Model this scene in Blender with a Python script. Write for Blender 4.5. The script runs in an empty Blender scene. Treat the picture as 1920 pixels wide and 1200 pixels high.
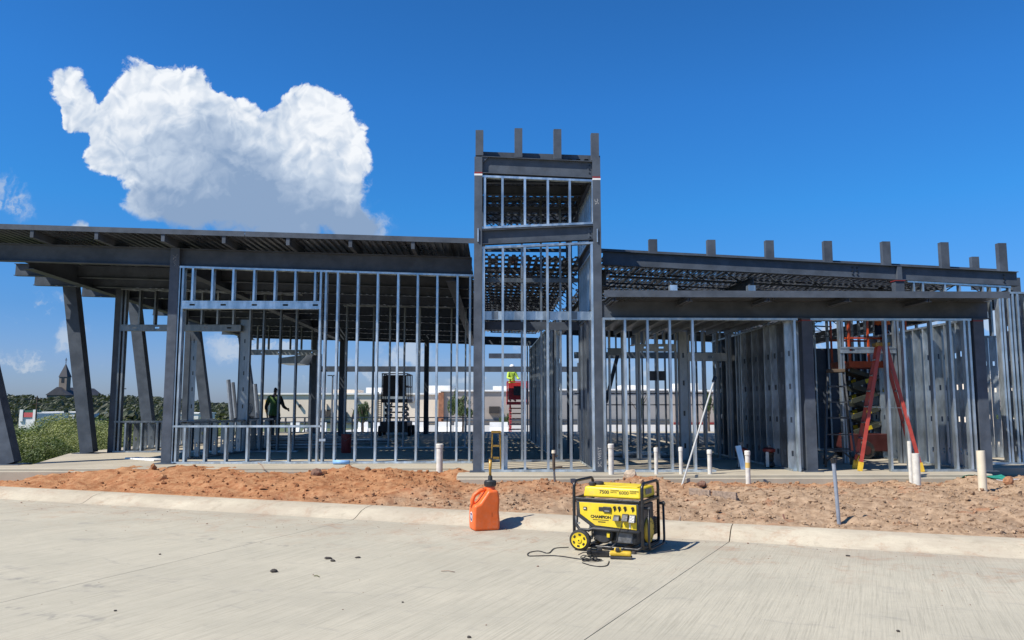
import bpy, math, random
from mathutils import Vector, Matrix, noise
sc = bpy.context.scene
COL = sc.collection
R = math.radians
rnd = random.Random(7)

# ------------------------------------------------------------------ camera
F = 1480.0
YAW, PITCH, HC = R(-1.35), math.atan(160 / 1480), 1.55
cam = bpy.data.objects.new('camera', bpy.data.cameras.new('camera'))
COL.objects.link(cam)
cam.location = (0, 0, HC)
cam.rotation_euler = (math.pi / 2 + PITCH, 0, YAW)
cam.data.sensor_width = 36
cam.data.lens = F / 1920 * 36
cam.data.clip_end = 5000
cam.data.clip_start = 0.1
sc.camera = cam
_fw = Vector((math.sin(-YAW) * math.cos(PITCH), math.cos(YAW) * math.cos(PITCH), math.sin(PITCH)))
_rt = Vector((math.cos(YAW), math.sin(YAW), 0))
_up = _rt.cross(_fw)


def ray(px, py):
    return _fw + _rt * ((px - 960) / F) + _up * ((600 - py) / F)


def at(px, py, Y):
    """point of the photograph's pixel on the plane at distance Y"""
    r = ray(px, py)
    return Vector((0, 0, HC)) + r * (Y / r.y)


def on(px, py, z):
    """point of the photograph's pixel on the horizontal plane at height z"""
    r = ray(px, py)
    return Vector((0, 0, HC)) + r * ((z - HC) / r.z)


# ------------------------------------------------------------------ light
SUN_EL, SUN_PHI = R(49.7), R(60)
to_sun = Vector((-math.sin(SUN_PHI) * math.cos(SUN_EL), -math.cos(SUN_PHI) * math.cos(SUN_EL), math.sin(SUN_EL)))
sl = bpy.data.lights.new('sun', 'SUN')
sl.energy = 5.0
sl.angle = R(0.53)
sl.color = (1.0, 0.945, 0.85)
so = bpy.data.objects.new('sun', sl)
COL.objects.link(so)
so.location = (-30, -20, 40)
so.rotation_euler = (-to_sun).to_track_quat('-Z', 'Y').to_euler()

sc.view_settings.view_transform = 'Standard'
sc.view_settings.look = 'None'
sc.view_settings.gamma = 1
sc.view_settings.use_curve_mapping = False
sc.view_settings.exposure = 0.34
sc.render.engine = 'CYCLES'
sc.cycles.use_denoising = True
sc.cycles.max_bounces = 8
sc.cycles.diffuse_bounces = 3
sc.cycles.glossy_bounces = 4
sc.cycles.caustics_reflective = False
sc.cycles.caustics_refractive = False


class NT:
    def __init__(s, nt):
        s.nt = nt
        s.n = nt.nodes
        s.l = nt.links

    def new(s, t, **kw):
        n = s.n.new(t)
        for k, v in kw.items():
            setattr(n, k, v)
        return n

    def put(s, sock, v):
        if v is None:
            return
        if hasattr(v, 'is_linked') or hasattr(v, 'links'):
            s.l.new(v, sock)
        else:
            sock.default_value = v

    def m(s, op, a, b=None, c=None, clamp=False):
        n = s.new('ShaderNodeMath', operation=op, use_clamp=clamp)
        for i, v in enumerate((a, b, c)):
            if v is not None:
                s.put(n.inputs[i], v)
        return n.outputs[0]

    def v(s, op, a, b=None, scale=None):
        n = s.new('ShaderNodeVectorMath', operation=op)
        s.put(n.inputs[0], a)
        if b is not None:
            s.put(n.inputs[1], b)
        if scale is not None:
            s.put(n.inputs[3], scale)
        return n.outputs[1] if op in ('DISTANCE', 'LENGTH', 'DOT_PRODUCT') else n.outputs[0]

    def ramp(s, x, a, b, lo=0.0, hi=1.0, smooth=True):
        n = s.new('ShaderNodeMapRange', interpolation_type='SMOOTHSTEP' if smooth else 'LINEAR', clamp=True)
        s.put(n.inputs[0], x)
        s.put(n.inputs[1], a)
        s.put(n.inputs[2], b)
        s.put(n.inputs[3], lo)
        s.put(n.inputs[4], hi)
        return n.outputs[0]

    def noise(s, vec, scale, detail=4, rough=0.55, dist=0.0, dim='3D'):
        n = s.new('ShaderNodeTexNoise')
        n.noise_dimensions = dim
        s.put(n.inputs['Vector'], vec)
        n.inputs['Scale'].default_value = scale
        n.inputs['Detail'].default_value = detail
        n.inputs['Roughness'].default_value = rough
        n.inputs['Distortion'].default_value = dist
        return n.outputs[0], n.outputs[1]

    def mix(s, f, a, b, blend='MIX'):
        n = s.new('ShaderNodeMix', data_type='RGBA', blend_type=blend)
        s.put(n.inputs[0], f)
        s.put(n.inputs[6], a if not isinstance(a, tuple) else (*a[:3], 1))
        s.put(n.inputs[7], b if not isinstance(b, tuple) else (*b[:3], 1))
        return n.outputs[2]


# ------------------------------------------------------------------ sky with cumulus
world = bpy.data.worlds.new('World')
sc.world = world
world.use_nodes = True
W = NT(world.node_tree)
W.n.clear()
STR = 0.10
sky = W.new('ShaderNodeTexSky', sky_type='NISHITA')
sky.sun_disc = False
sky.sun_elevation = SUN_EL
sky.sun_rotation = R(240)
sky.altitude = 100
sky.air_density = 1.0
sky.dust_density = 0.5
sky.ozone_density = 1.5
hs = W.new('ShaderNodeHueSaturation')
hs.inputs['Saturation'].default_value = 1.0
hs.inputs['Value'].default_value = 1.0
W.l.new(sky.outputs[0], hs.inputs['Color'])
# clearer, deeper blue air than the model's default, paler towards the horizon
air = W.new('ShaderNodeValToRGB')
for i_, (p_, c_) in enumerate(((0.0, (0.50, 0.60, 0.98)), (0.05, (0.47, 0.60, 1.0)), (0.11, (0.33, 0.60, 1.0)), (0.235, (0.215, 0.75, 1.22)), (0.36, (0.22, 0.76, 1.30)), (0.62, (0.20, 0.64, 1.08)), (1.0, (0.17, 0.52, 0.92)))):
    e_ = air.color_ramp.elements[i_] if i_ < 2 else air.color_ramp.elements.new(p_)
    e_.position = p_
    e_.color = (*c_, 1)
tc = W.new('ShaderNodeTexCoord')
sep = W.new('ShaderNodeSeparateXYZ')
W.l.new(tc.outputs['Generated'], sep.inputs[0])
ysafe = W.m('MAXIMUM', sep.outputs[1], 0.06)
uu = W.m('DIVIDE', sep.outputs[0], ysafe)
vv = W.m('DIVIDE', sep.outputs[2], ysafe)
W.l.new(sep.outputs[2], air.inputs[0])
skyblue = W.v('MULTIPLY', W.v('MULTIPLY', hs.outputs[0], air.outputs[0]), (0.84, 0.92, 0.98))
front = W.ramp(sep.outputs[1], 0.1, 0.3)
cmb = W.new('ShaderNodeCombineXYZ')
W.l.new(uu, cmb.inputs[0])
W.l.new(vv, cmb.inputs[1])
P = cmb.outputs[0]
n1, c1 = W.noise(P, 9.0, 3, 0.5, dim='2D')
n2, c2 = W.noise(P, 42.0, 8, 0.65, dim='2D')
w1 = W.v('SCALE', W.v('SUBTRACT', c1, (0.5, 0.5, 0.5)), scale=0.045)
w2 = W.v('SCALE', W.v('SUBTRACT', c2, (0.5, 0.5, 0.5)), scale=0.030)
PW = W.v('ADD', W.v('ADD', P, w1), w2)
PW = W.v('MULTIPLY', PW, (1, 1, 0))


def uv(px, py):
    r = ray(px, py)
    return (r.x / r.y, r.z / r.y, 0)


def field(blobs, vec, k=1480.0):
    tot = None
    for (x, y, r) in blobs:
        d = W.v('DISTANCE', vec, uv(x, y))
        f = W.ramp(d, 0.0, r / k, 1.0, 0.0)
        tot = f if tot is None else W.m('ADD', tot, f)
    return tot


big = [(126, 160, 58), (142, 208, 54), (268, 168, 90), (342, 172, 90), (215, 228, 66), (285, 240, 130), (200, 290, 60), (378, 240, 85),
       (435, 218, 70), (330, 320, 150), (430, 310, 128), (500, 268, 84), (592, 212, 84), (568, 262, 108), (632, 258, 80), (610, 318, 112), (545, 345, 130),
       (350, 368, 95), (445, 385, 115), (268, 375, 52), (615, 385, 85), (530, 415, 85), (655, 415, 60), (692, 424, 44), (150, 428, 24)]
thin = [(2, 362, 60), (44, 382, 44), (690, 425, 80), (760, 665, 90), (430, 655, 60), (140, 635, 50), (965, 648, 44)]


def puffs(vec):
    """billowy height made of rounded cells at three sizes"""
    tot = None
    for sc_, am, ox in ((9.0, 0.46, 3.1), (21.0, 0.32, 7.7), (47.0, 0.22, 1.3)):
        f, _ = W.noise(W.v('ADD', vec, (ox, ox * 0.7, 0)), sc_, 1.0, 0.5, 0.6, dim='2D')
        f = W.m('MULTIPLY', W.m('ABSOLUTE', W.m('SUBTRACT', f, 0.5)), am * 4.6)
        tot = f if tot is None else W.m('ADD', tot, f)
    return tot


nb, _ = W.noise(PW, 40.0, 8, 0.65, dim='2D')
PB = W.v('ADD', P, W.v('SCALE', W.v('SUBTRACT', c2, (0.5, 0.5, 0.5)), scale=0.012))
PB = W.v('MULTIPLY', W.v('ADD', PB, W.v('SCALE', w1, scale=0.7)), (1, 1, 0))
hp = puffs(PB)
hq = puffs(W.v('ADD', PB, (-0.007, 0.011, 0)))
fb0 = field(big, PB)
gate = W.ramp(fb0, 0.0, 0.30)
Fb = W.m('ADD', fb0, W.m('MULTIPLY', gate, W.m('ADD', W.m('MULTIPLY', W.m('SUBTRACT', hp, 0.38), 0.55), W.m('MULTIPLY', W.m('SUBTRACT', nb, 0.5), 0.7))))
lowsoft = W.ramp(vv, 0.20, 0.31, 0.75, 0.24)             # the base is mistier than the crisp top
alpha_b = W.m('DIVIDE', W.m('SUBTRACT', Fb, 0.24), lowsoft, clamp=True)
alpha_b = W.ramp(alpha_b, 0.0, 1.0)
nt_, _ = W.noise(PW, 22.0, 8, 0.65, dim='2D')
nw, _ = W.noise(W.v('MULTIPLY', PW, (6.0, 15.0, 0)), 1.0, 7, 0.6, dim='2D')
lowband = W.m('MULTIPLY', W.ramp(vv, 0.012, 0.04), W.ramp(vv, 0.10, 0.17, 1.0, 0.0))
wisp = W.m('MULTIPLY', lowband, W.ramp(nw, 0.53, 0.78, 0.0, 1.5))
Ft = W.m('MULTIPLY', W.m('ADD', field(thin, PW), wisp), W.ramp(nt_, 0.32, 0.62, 0.25, 1.5))
alpha_t = W.m('MULTIPLY', W.ramp(Ft, 0.12, 1.25), 0.66)
h0, _ = W.noise(PW, 15.0, 7, 0.52, dim='2D')
relief = W.m('ADD', W.m('MULTIPLY', W.m('SUBTRACT', hq, hp), 0.62), 0.0)
grey = [(385, 265, 110), (400, 340, 200), (350, 395, 150), (490, 400, 200), (580, 425, 180), (270, 300, 120), (680, 430, 120), (140, 215, 90), (480, 310, 110)]
gf = W.m('MULTIPLY', W.m('ADD', field(grey, PW), W.m('MULTIPLY', W.m('SUBTRACT', h0, 0.5), 1.8)), 0.345)
gf = W.m('ADD', gf, W.ramp(vv, 0.30, 0.222, 0.0, 0.48))
shade = W.m('ADD', W.m('ADD', gf, W.m('MULTIPLY', relief, W.ramp(gf, 0.2, 0.9, 1.0, 0.45))), 0.15, clamp=True)
wht = tuple(x / STR * 0.86 for x in (0.84, 0.87, 0.91))
mid = tuple(x / STR * 0.86 for x in (0.50, 0.59, 0.72))
gry = tuple(x / STR * 0.86 for x in (0.24, 0.345, 0.52))
ccol = W.mix(W.ramp(shade, 0.5, 1.0, smooth=False), W.mix(W.ramp(shade, 0.0, 0.5, smooth=False), wht, mid), gry)
ccol_t = tuple(x / STR * 0.80 for x in (0.58, 0.65, 0.74))
skyc = W.mix(W.m('MULTIPLY', alpha_t, front), skyblue, ccol_t)
skyc = W.mix(W.m('MULTIPLY', alpha_b, front), skyc, ccol)
bg = W.new('ShaderNodeBackground')
bg.inputs[1].default_value = STR
W.l.new(skyc, bg.inputs[0])
wo = W.new('ShaderNodeOutputWorld')
W.l.new(bg.outputs[0], wo.inputs[0])


# ------------------------------------------------------------------ materials
def mat(name, col, rough=0.6, metal=0.0, var=0.15, scale=6.0, bump=0.0, bscale=40.0, stretch=None, randv=0.0, spec=None, trans=0.0, dust=0.0):
    m = bpy.data.materials.new(name)
    m.use_nodes = True
    T = NT(m.node_tree)
    p = T.n['Principled BSDF']
    tcn = T.new('ShaderNodeTexCoord')
    vec = tcn.outputs['Object']
    if stretch:
        vec = T.v('MULTIPLY', vec, stretch)
    f, _ = T.noise(vec, scale, 5, 0.6)
    lo = tuple(c * (1 - var) for c in col)
    hi = tuple(min(1, c * (1 + var)) for c in col)
    c = T.mix(T.ramp(f, 0.3, 0.7), lo, hi)
    if randv:
        oi = T.new('ShaderNodeObjectInfo')
        k = T.ramp(oi.outputs['Random'], 0, 1, 1 - randv, 1 + randv, False)
        c = T.v('SCALE', c, scale=k)
    if dust:
        d1, _ = T.noise(tcn.outputs['Object'], 11.0, 8, 0.72, 0.3)
        d2, _ = T.noise(tcn.outputs['Object'], 1.7, 3, 0.6)
        c = T.mix(T.m('MULTIPLY', T.ramp(d1, 0.46, 0.72, 0, dust), T.ramp(d2, 0.3, 0.65, 0.3, 1.0)), c, (0.33, 0.27, 0.20))
    T.put(p.inputs['Base Color'], c)
    p.inputs['Metallic'].default_value = metal
    T.put(p.inputs['Roughness'], T.ramp(f, 0.25, 0.75, max(0.03, rough - 0.1), min(1, rough + 0.1)))
    if spec is not None:
        p.inputs['Specular IOR Level'].default_value = spec
    if trans:
        p.inputs['Transmission Weight'].default_value = trans
    if bump:
        b, _ = T.noise(vec, bscale, 4, 0.6)
        bn = T.new('ShaderNodeBump')
        bn.inputs['Strength'].default_value = bump
        bn.inputs['Distance'].default_value = 0.02
        T.l.new(b, bn.inputs['Height'])
        T.l.new(bn.outputs[0], p.inputs['Normal'])
    return m


STEEL = mat('grey_primer_steel', (0.073, 0.088, 0.111), 0.6, 0.0, 0.22, 3.0, 0.06, 30, randv=0.10, spec=0.22, dust=0.06)
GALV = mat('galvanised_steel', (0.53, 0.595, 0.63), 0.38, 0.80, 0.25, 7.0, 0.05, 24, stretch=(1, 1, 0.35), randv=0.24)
GALV_SHADE = mat('galvanised_steel_shaded', (0.27, 0.30, 0.32), 0.42, 0.75, 0.25, 7.0, 0.05, 24, stretch=(1, 1, 0.35), randv=0.38)  # darker galvanised copy: indoor shade put into the colour, also mixed among brighter studs
DECKM = mat('roof_deck_steel', (0.155, 0.175, 0.20), 0.34, 0.7, 0.25, 1.2, 0.03, 10)
BLACK = mat('black_paint', (0.012, 0.012, 0.013), 0.35, 0.0, 0.3, 20, 0.05, 60, dust=0.12)
RUBBER = mat('rubber', (0.018, 0.018, 0.018), 0.75, 0, 0.2, 30, 0.2, 80, dust=0.3)
YELLOW = mat('yellow_plastic', (0.76, 0.55, 0.02), 0.42, 0, 0.08, 9, 0.05, 60, dust=0.38)
YELLOWD = mat('worn_yellow_paint', (0.62, 0.40, 0.03), 0.5, 0, 0.2, 14, 0.1, 40)
ORANGE = mat('orange_plastic', (0.78, 0.135, 0.02), 0.45, 0, 0.10, 6, 0.10, 30, dust=0.30)
CHAR = mat('charcoal_plastic', (0.032, 0.033, 0.035), 0.5, 0, 0.25, 16, 0.15, 60, dust=0.14)
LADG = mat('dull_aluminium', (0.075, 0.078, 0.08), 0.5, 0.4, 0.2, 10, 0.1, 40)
GREYP = mat('grey_cast_metal', (0.16, 0.16, 0.16), 0.45, 0.5, 0.3, 18, 0.2, 50)
SILVER = mat('bright_metal', (0.6, 0.6, 0.58), 0.3, 1.0, 0.2, 20, 0.1, 50)
WHITE = mat('white_plastic', (0.66, 0.635, 0.57), 0.4, 0, 0.10, 9, 0.04, 30, randv=0.03, dust=0.5)
CREAMP = mat('cream_plastic_pipe', (0.70, 0.62, 0.47), 0.4, 0, 0.06, 5, 0.04, 30)
WHITEP = mat('white_paint', (0.78, 0.77, 0.74), 0.6, 0, 0.06, 3, 0.1, 20)
RED = mat('red_paint', (0.22, 0.022, 0.02), 0.45, 0, 0.2, 8, 0.1, 40)
REDF = mat('red_fibreglass', (0.36, 0.048, 0.032), 0.45, 0, 0.14, 10, 0.1, 50)
ORANGEP = mat('orange_lift_paint', (0.50, 0.07, 0.015), 0.45, 0, 0.14, 9, 0.1, 40)
BLUES = mat('blue_foam', (0.22, 0.42, 0.72), 0.6, 0, 0.1, 12, 0.1, 40)
AMBER = mat('amber_tube', (0.60, 0.33, 0.05), 0.25, 0, 0.15, 20, 0.05, 40, trans=0.3)
WOOD = mat('weathered_board', (0.27, 0.20, 0.15), 0.8, 0, 0.3, 5, 0.4, 12, stretch=(0.6, 6, 6))
BEIGE = mat('beige_stucco', (0.74, 0.63, 0.50), 0.85, 0, 0.06, 0.3, 0.1, 4)
GREYW = mat('light_grey_stucco', (0.27, 0.265, 0.26), 0.85, 0, 0.06, 0.3, 0.1, 4)
TAUPE = mat('taupe_stucco', (0.36, 0.31, 0.27), 0.85, 0, 0.06, 0.3, 0.1, 4)
BRICKC = mat('red_brick_pier', (0.30, 0.13, 0.07), 0.85, 0, 0.25, 2, 0.2, 6)
DARKG = mat('dark_glass', (0.02, 0.024, 0.03), 0.12, 0, 0.2, 2)
SLATE = mat('grey_church_roof', (0.055, 0.056, 0.065), 0.8, 0, 0.2, 0.5, 0.1, 3)
STONEW = mat('church_stone', (0.20, 0.17, 0.14), 0.85, 0, 0.15, 0.4, 0.1, 3)
GREENR = mat('green_metal_roof', (0.03, 0.14, 0.09), 0.6, 0, 0.1, 1)
BARK = mat('bark', (0.09, 0.065, 0.045), 0.9, 0, 0.3, 4, 0.4, 12)
SKIN = mat('skin', (0.36, 0.19, 0.12), 0.55, 0, 0.1, 8)
HAIR = mat('dark_hair', (0.012, 0.009, 0.007), 0.6, 0, 0.3, 40)
DENIM = mat('dark_trousers', (0.018, 0.022, 0.032), 0.85, 0, 0.2, 12, 0.3, 30)
SHIRTD = mat('dark_shirt', (0.020, 0.020, 0.022), 0.85, 0, 0.2, 12, 0.3, 30)
VESTG = mat('green_vest', (0.05, 0.115, 0.022), 0.75, 0, 0.16, 9, 0.3, 24)
VESTO = mat('orange_vest', (0.85, 0.17, 0.03), 0.7, 0, 0.1, 9, 0.3, 24)
VESTY = mat('lime_vest', (0.50, 0.70, 0.08), 0.7, 0, 0.1, 9, 0.3, 24)
CHALK = mat('chalk_mark', (0.42, 0.42, 0.41), 0.9, 0, 0.25, 60)
TARP = mat('green_sheet', (0.02, 0.22, 0.16), 0.6, 0, 0.2, 8, 0.4, 14)
PIPEG = mat('grey_plastic_pipe', (0.24, 0.27, 0.32), 0.4, 0, 0.15, 10, 0.05, 30)
INK = mat('black_print', (0.010, 0.010, 0.010), 0.6, 0, 0.1, 40)
BLACKF = mat('black_film', (0.010, 0.010, 0.012), 0.22, 0, 0.3, 20, 0.8, 26)


def leafmat(name, col, col2, sc_=1.2):
    m = bpy.data.materials.new(name)
    m.use_nodes = True
    T = NT(m.node_tree)
    p = T.n['Principled BSDF']
    g = T.new('ShaderNodeNewGeometry')
    f, _ = T.noise(g.outputs['Position'], sc_, 3, 0.6)
    oi = T.new('ShaderNodeObjectInfo')
    f2 = T.m('ADD', T.m('MULTIPLY', T.ramp(f, 0.3, 0.7), 0.45), T.m('MULTIPLY', oi.outputs['Random'], 0.55))
    c = T.mix(f2, col, col2)
    c = T.v('SCALE', c, scale=T.ramp(g.outputs['Random Per Island'], 0, 1, 0.65, 1.35, False))
    T.put(p.inputs['Base Color'], c)
    p.inputs['Roughness'].default_value = 0.6
    p.inputs['Subsurface Weight'].default_value = 0
    tr = T.new('ShaderNodeBsdfTranslucent')
    ms_f = 0.22
    T.put(tr.inputs[0], T.v('MULTIPLY', c, (1.2, 1.3, 0.6)))
    ms = T.new('ShaderNodeMixShader')
    ms.inputs[0].default_value = ms_f
    T.l.new(p.outputs[0], ms.inputs[1])
    T.l.new(tr.outputs[0], ms.inputs[2])
    T.l.new(ms.outputs[0], T.n['Material Output'].inputs[0])
    return m


LEAFB = leafmat('bush_leaves', (0.070, 0.105, 0.030), (0.33, 0.345, 0.13), 0.9)
LEAFB2 = leafmat('bush_leaves_deep', (0.045, 0.085, 0.030), (0.13, 0.19, 0.070), 1.3)
LEAFD = leafmat('dark_tree_leaves', (0.030, 0.042, 0.026), (0.075, 0.086, 0.050), 0.08)
LEAFT = leafmat('tree_leaves', (0.040, 0.075, 0.022), (0.10, 0.14, 0.045), 0.7)
GRASSM = mat('scrub_ground', (0.10, 0.12, 0.045), 0.95, 0, 0.4, 0.4, 0.4, 3)


def concrete(name, col, dark, kerbframe=False, stain=0.0, bump=0.15, rough=0.85):
    m = bpy.data.materials.new(name)
    m.use_nodes = True
    T = NT(m.node_tree)
    p = T.n['Principled BSDF']
    g = T.new('ShaderNodeNewGeometry')
    pos = g.outputs['Position']
    mp = T.new('ShaderNodeMapping', vector_type='TEXTURE')
    mp.inputs['Location'].default_value = (0, 10.27, 0)
    mp.inputs['Rotation'].default_value = (0, 0, R(-22))
    T.l.new(pos, mp.inputs[0])
    K = mp.outputs[0]
    mb = T.new('ShaderNodeMapping', vector_type='TEXTURE')
    mb.inputs['Rotation'].default_value = (0, 0, R(-26))
    T.l.new(pos, mb.inputs[0])
    KB = mb.outputs[0]
    a, _ = T.noise(pos, 0.7, 6, 0.65)
    b, _ = T.noise(pos, 9.0, 5, 0.7)
    c_, _ = T.noise(pos, 160.0, 3, 0.7)
    c = T.mix(T.ramp(a, 0.32, 0.68), dark, col)
    c = T.mix(T.ramp(b, 0.35, 0.8, 0, 0.28), c, tuple(x * 0.72 for x in col))
    c = T.mix(T.ramp(c_, 0.55, 0.72, 0, 0.5), c, tuple(x * 0.55 for x in col))
    h = T.m('MULTIPLY', c_, 0.4)
    if kerbframe:
        st = T.v('MULTIPLY', KB, (1.0, 0.018, 1.0))
        br, _ = T.noise(st, 62.0, 4, 0.75)
        br2, _ = T.noise(T.v('MULTIPLY', KB, (1.0, 0.05, 1.0)), 14.0, 4, 0.7)
        brm = T.m('MULTIPLY', T.ramp(br, 0.42, 0.66), T.ramp(br2, 0.3, 0.62, 0.25, 1.0))
        c = T.mix(T.m('MULTIPLY', brm, 0.52), c, tuple(x * 0.62 for x in dark))
        h = T.m('ADD', h, T.m('MULTIPLY', br, 1.4))
        # tyre prints: two short dotted bands along the kerb direction
        skk = T.new('ShaderNodeSeparateXYZ')
        T.l.new(K, skk.inputs[0])
        tot = None
        for (n0, s0, s1) in ((-4.25, -7.5, -1.2), (-5.05, -8.0, -0.5), (-1.95, -3.4, -0.8)):
            band = T.ramp(T.m('ABSOLUTE', T.m('SUBTRACT', skk.outputs[1], n0)), 0.03, 0.14, 1, 0)
            band = T.m('MULTIPLY', band, T.m('MULTIPLY', T.ramp(skk.outputs[0], s0, s0 + 0.8), T.ramp(skk.outputs[0], s1 - 0.8, s1, 1, 0)))
            tot = band if tot is None else T.m('ADD', tot, band)
        tp, _ = T.noise(T.v('MULTIPLY', K, (7.0, 4.0, 1)), 1.0, 3, 0.6, 0.4)
        c = T.mix(T.m('MULTIPLY', T.m('MULTIPLY', tot, T.ramp(tp, 0.50, 0.62)), 0.5), c, (0.19, 0.185, 0.17))
        # scattered dark marks
        dm, _ = T.noise(pos, 3.1, 6, 0.75, 0.6)
        c = T.mix(T.ramp(dm, 0.63, 0.74, 0, 0.35), c, (0.14, 0.13, 0.12))
        sm, _ = T.noise(T.v('MULTIPLY', K, (1.0, 2.2, 1.0)), 1.7, 6, 0.7, 0.8)
        c = T.mix(T.ramp(sm, 0.56, 0.70, 0, 0.36), c, (0.24, 0.225, 0.205))
    if stain:
        sk = T.new('ShaderNodeSeparateXYZ')
        T.l.new(K, sk.inputs[0])
        near = T.ramp(sk.outputs[1], -2.6, -0.1)
        s1, _ = T.noise(pos, 2.3, 7, 0.75, 0.5)
        s2, _ = T.noise(pos, 26.0, 4, 0.7)
        sf = T.m('MULTIPLY', T.ramp(T.m('ADD', T.m('MULTIPLY', s1, 0.75), T.m('MULTIPLY', s2, 0.25)), 0.50, 0.64), near)
        c = T.mix(T.m('MULTIPLY', sf, stain), c, (0.33, 0.17, 0.10))
        gr, _ = T.noise(T.v('MULTIPLY', K, (0.5, 1.6, 1)), 1.3, 6, 0.75)
        gf_ = T.m('MULTIPLY', T.ramp(sk.outputs[1], -1.3, -0.1), T.ramp(gr, 0.38, 0.6))
        c = T.mix(T.m('MULTIPLY', gf_, 0.5), c, (0.36, 0.30, 0.23))
    if not kerbframe and stain:
        v1, _ = T.noise(T.v('MULTIPLY', pos, (1, 1, 0.25)), 5.0, 6, 0.7)
        c = T.mix(T.ramp(v1, 0.52, 0.72, 0, 0.45), c, (0.27, 0.225, 0.165))
        v2, _ = T.noise(pos, 34.0, 4, 0.75)
        c = T.mix(T.ramp(v2, 0.60, 0.70, 0, 0.5), c, (0.24, 0.19, 0.14))
    T.put(p.inputs['Base Color'], c)
    p.inputs['Roughness'].default_value = rough
    p.inputs['Specular IOR Level'].default_value = 0.25
    bn = T.new('ShaderNodeBump')
    bn.inputs['Strength'].default_value = bump
    bn.inputs['Distance'].default_value = 0.01
    T.put(bn.inputs['Height'], h)
    T.l.new(bn.outputs[0], p.inputs['Normal'])
    return m


PAVE = concrete('broomed_concrete', (0.50, 0.455, 0.352), (0.43, 0.395, 0.308), True, 0.6, 0.35)
KERBM = concrete('kerb_concrete', (0.56, 0.495, 0.375), (0.45, 0.395, 0.295), False, 0.45, 0.3)
SLABM = concrete('slab_concrete', (0.47, 0.415, 0.32), (0.36, 0.32, 0.25), False, 0.0, 0.25)
LOTM = concrete('lot_concrete', (0.52, 0.50, 0.46), (0.44, 0.43, 0.40), False, 0.0, 0.05)


def dirtmat():
    m = bpy.data.materials.new('orange_clay_soil')
    m.use_nodes = True
    T = NT(m.node_tree)
    p = T.n['Principled BSDF']
    g = T.new('ShaderNodeNewGeometry')
    pos = g.outputs['Position']
    sx = T.new('ShaderNodeSeparateXYZ')
    T.l.new(pos, sx.inputs[0])
    a, _ = T.noise(pos, 0.9, 6, 0.7)
    b, _ = T.noise(pos, 7.0, 6, 0.7)
    d, _ = T.noise(pos, 45.0, 4, 0.7)
    e, _ = T.noise(pos, 2.2, 5, 0.65, 0.4)
    nn = T.m('ADD', T.m('MULTIPLY', sx.outputs[0], 0.375), T.m('MULTIPLY', T.m('SUBTRACT', sx.outputs[1], 10.83), 0.927))
    zone = T.ramp(T.m('ADD', T.m('SUBTRACT', sx.outputs[0], T.m('MULTIPLY', T.m('SUBTRACT', nn, 1.2), 1.6)), T.m('MULTIPLY', T.m('SUBTRACT', a, 0.5), 9.0)), -2.4, 2.2)
    orange = T.mix(T.ramp(b, 0.3, 0.7), (0.29, 0.115, 0.050), (0.47, 0.255, 0.130))
    tan = T.mix(T.ramp(b, 0.3, 0.7), (0.255, 0.165, 0.103), (0.48, 0.34, 0.225))
    c = T.mix(zone, orange, tan)
    c = T.mix(T.ramp(e, 0.56, 0.68, 0, 0.55), c, (0.36, 0.145, 0.07))
    c = T.mix(T.ramp(d, 0.55, 0.75, 0, 0.5), c, T.v('SCALE', c, scale=0.5))
    T.put(p.inputs['Base Color'], c)
    p.inputs['Roughness'].default_value = 0.95
    p.inputs['Specular IOR Level'].default_value = 0.1
    bn = T.new('ShaderNodeBump')
    bn.inputs['Strength'].default_value = 0.8
    bn.inputs['Distance'].default_value = 0.03
    T.put(bn.inputs['Height'], T.m('ADD', b, T.m('MULTIPLY', d, 0.6)))
    T.l.new(bn.outputs[0], p.inputs['Normal'])
    return m


DIRT = dirtmat()


# ------------------------------------------------------------------ mesh helpers
def smoothpath(pts, k=5):
    P_ = [Vector(p) for p in pts]
    out = []
    for i in range(len(P_) - 1):
        a, b, c, d = P_[max(0, i - 1)], P_[i], P_[i + 1], P_[min(len(P_) - 1, i + 2)]
        for j in range(k):
            t = j / k
            out.append(0.5 * ((2 * b) + (c - a) * t + (2 * a - 5 * b + 4 * c - d) * t * t + (3 * b - a - 3 * c + d) * t ** 3))
    return out + [P_[-1]]


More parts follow.
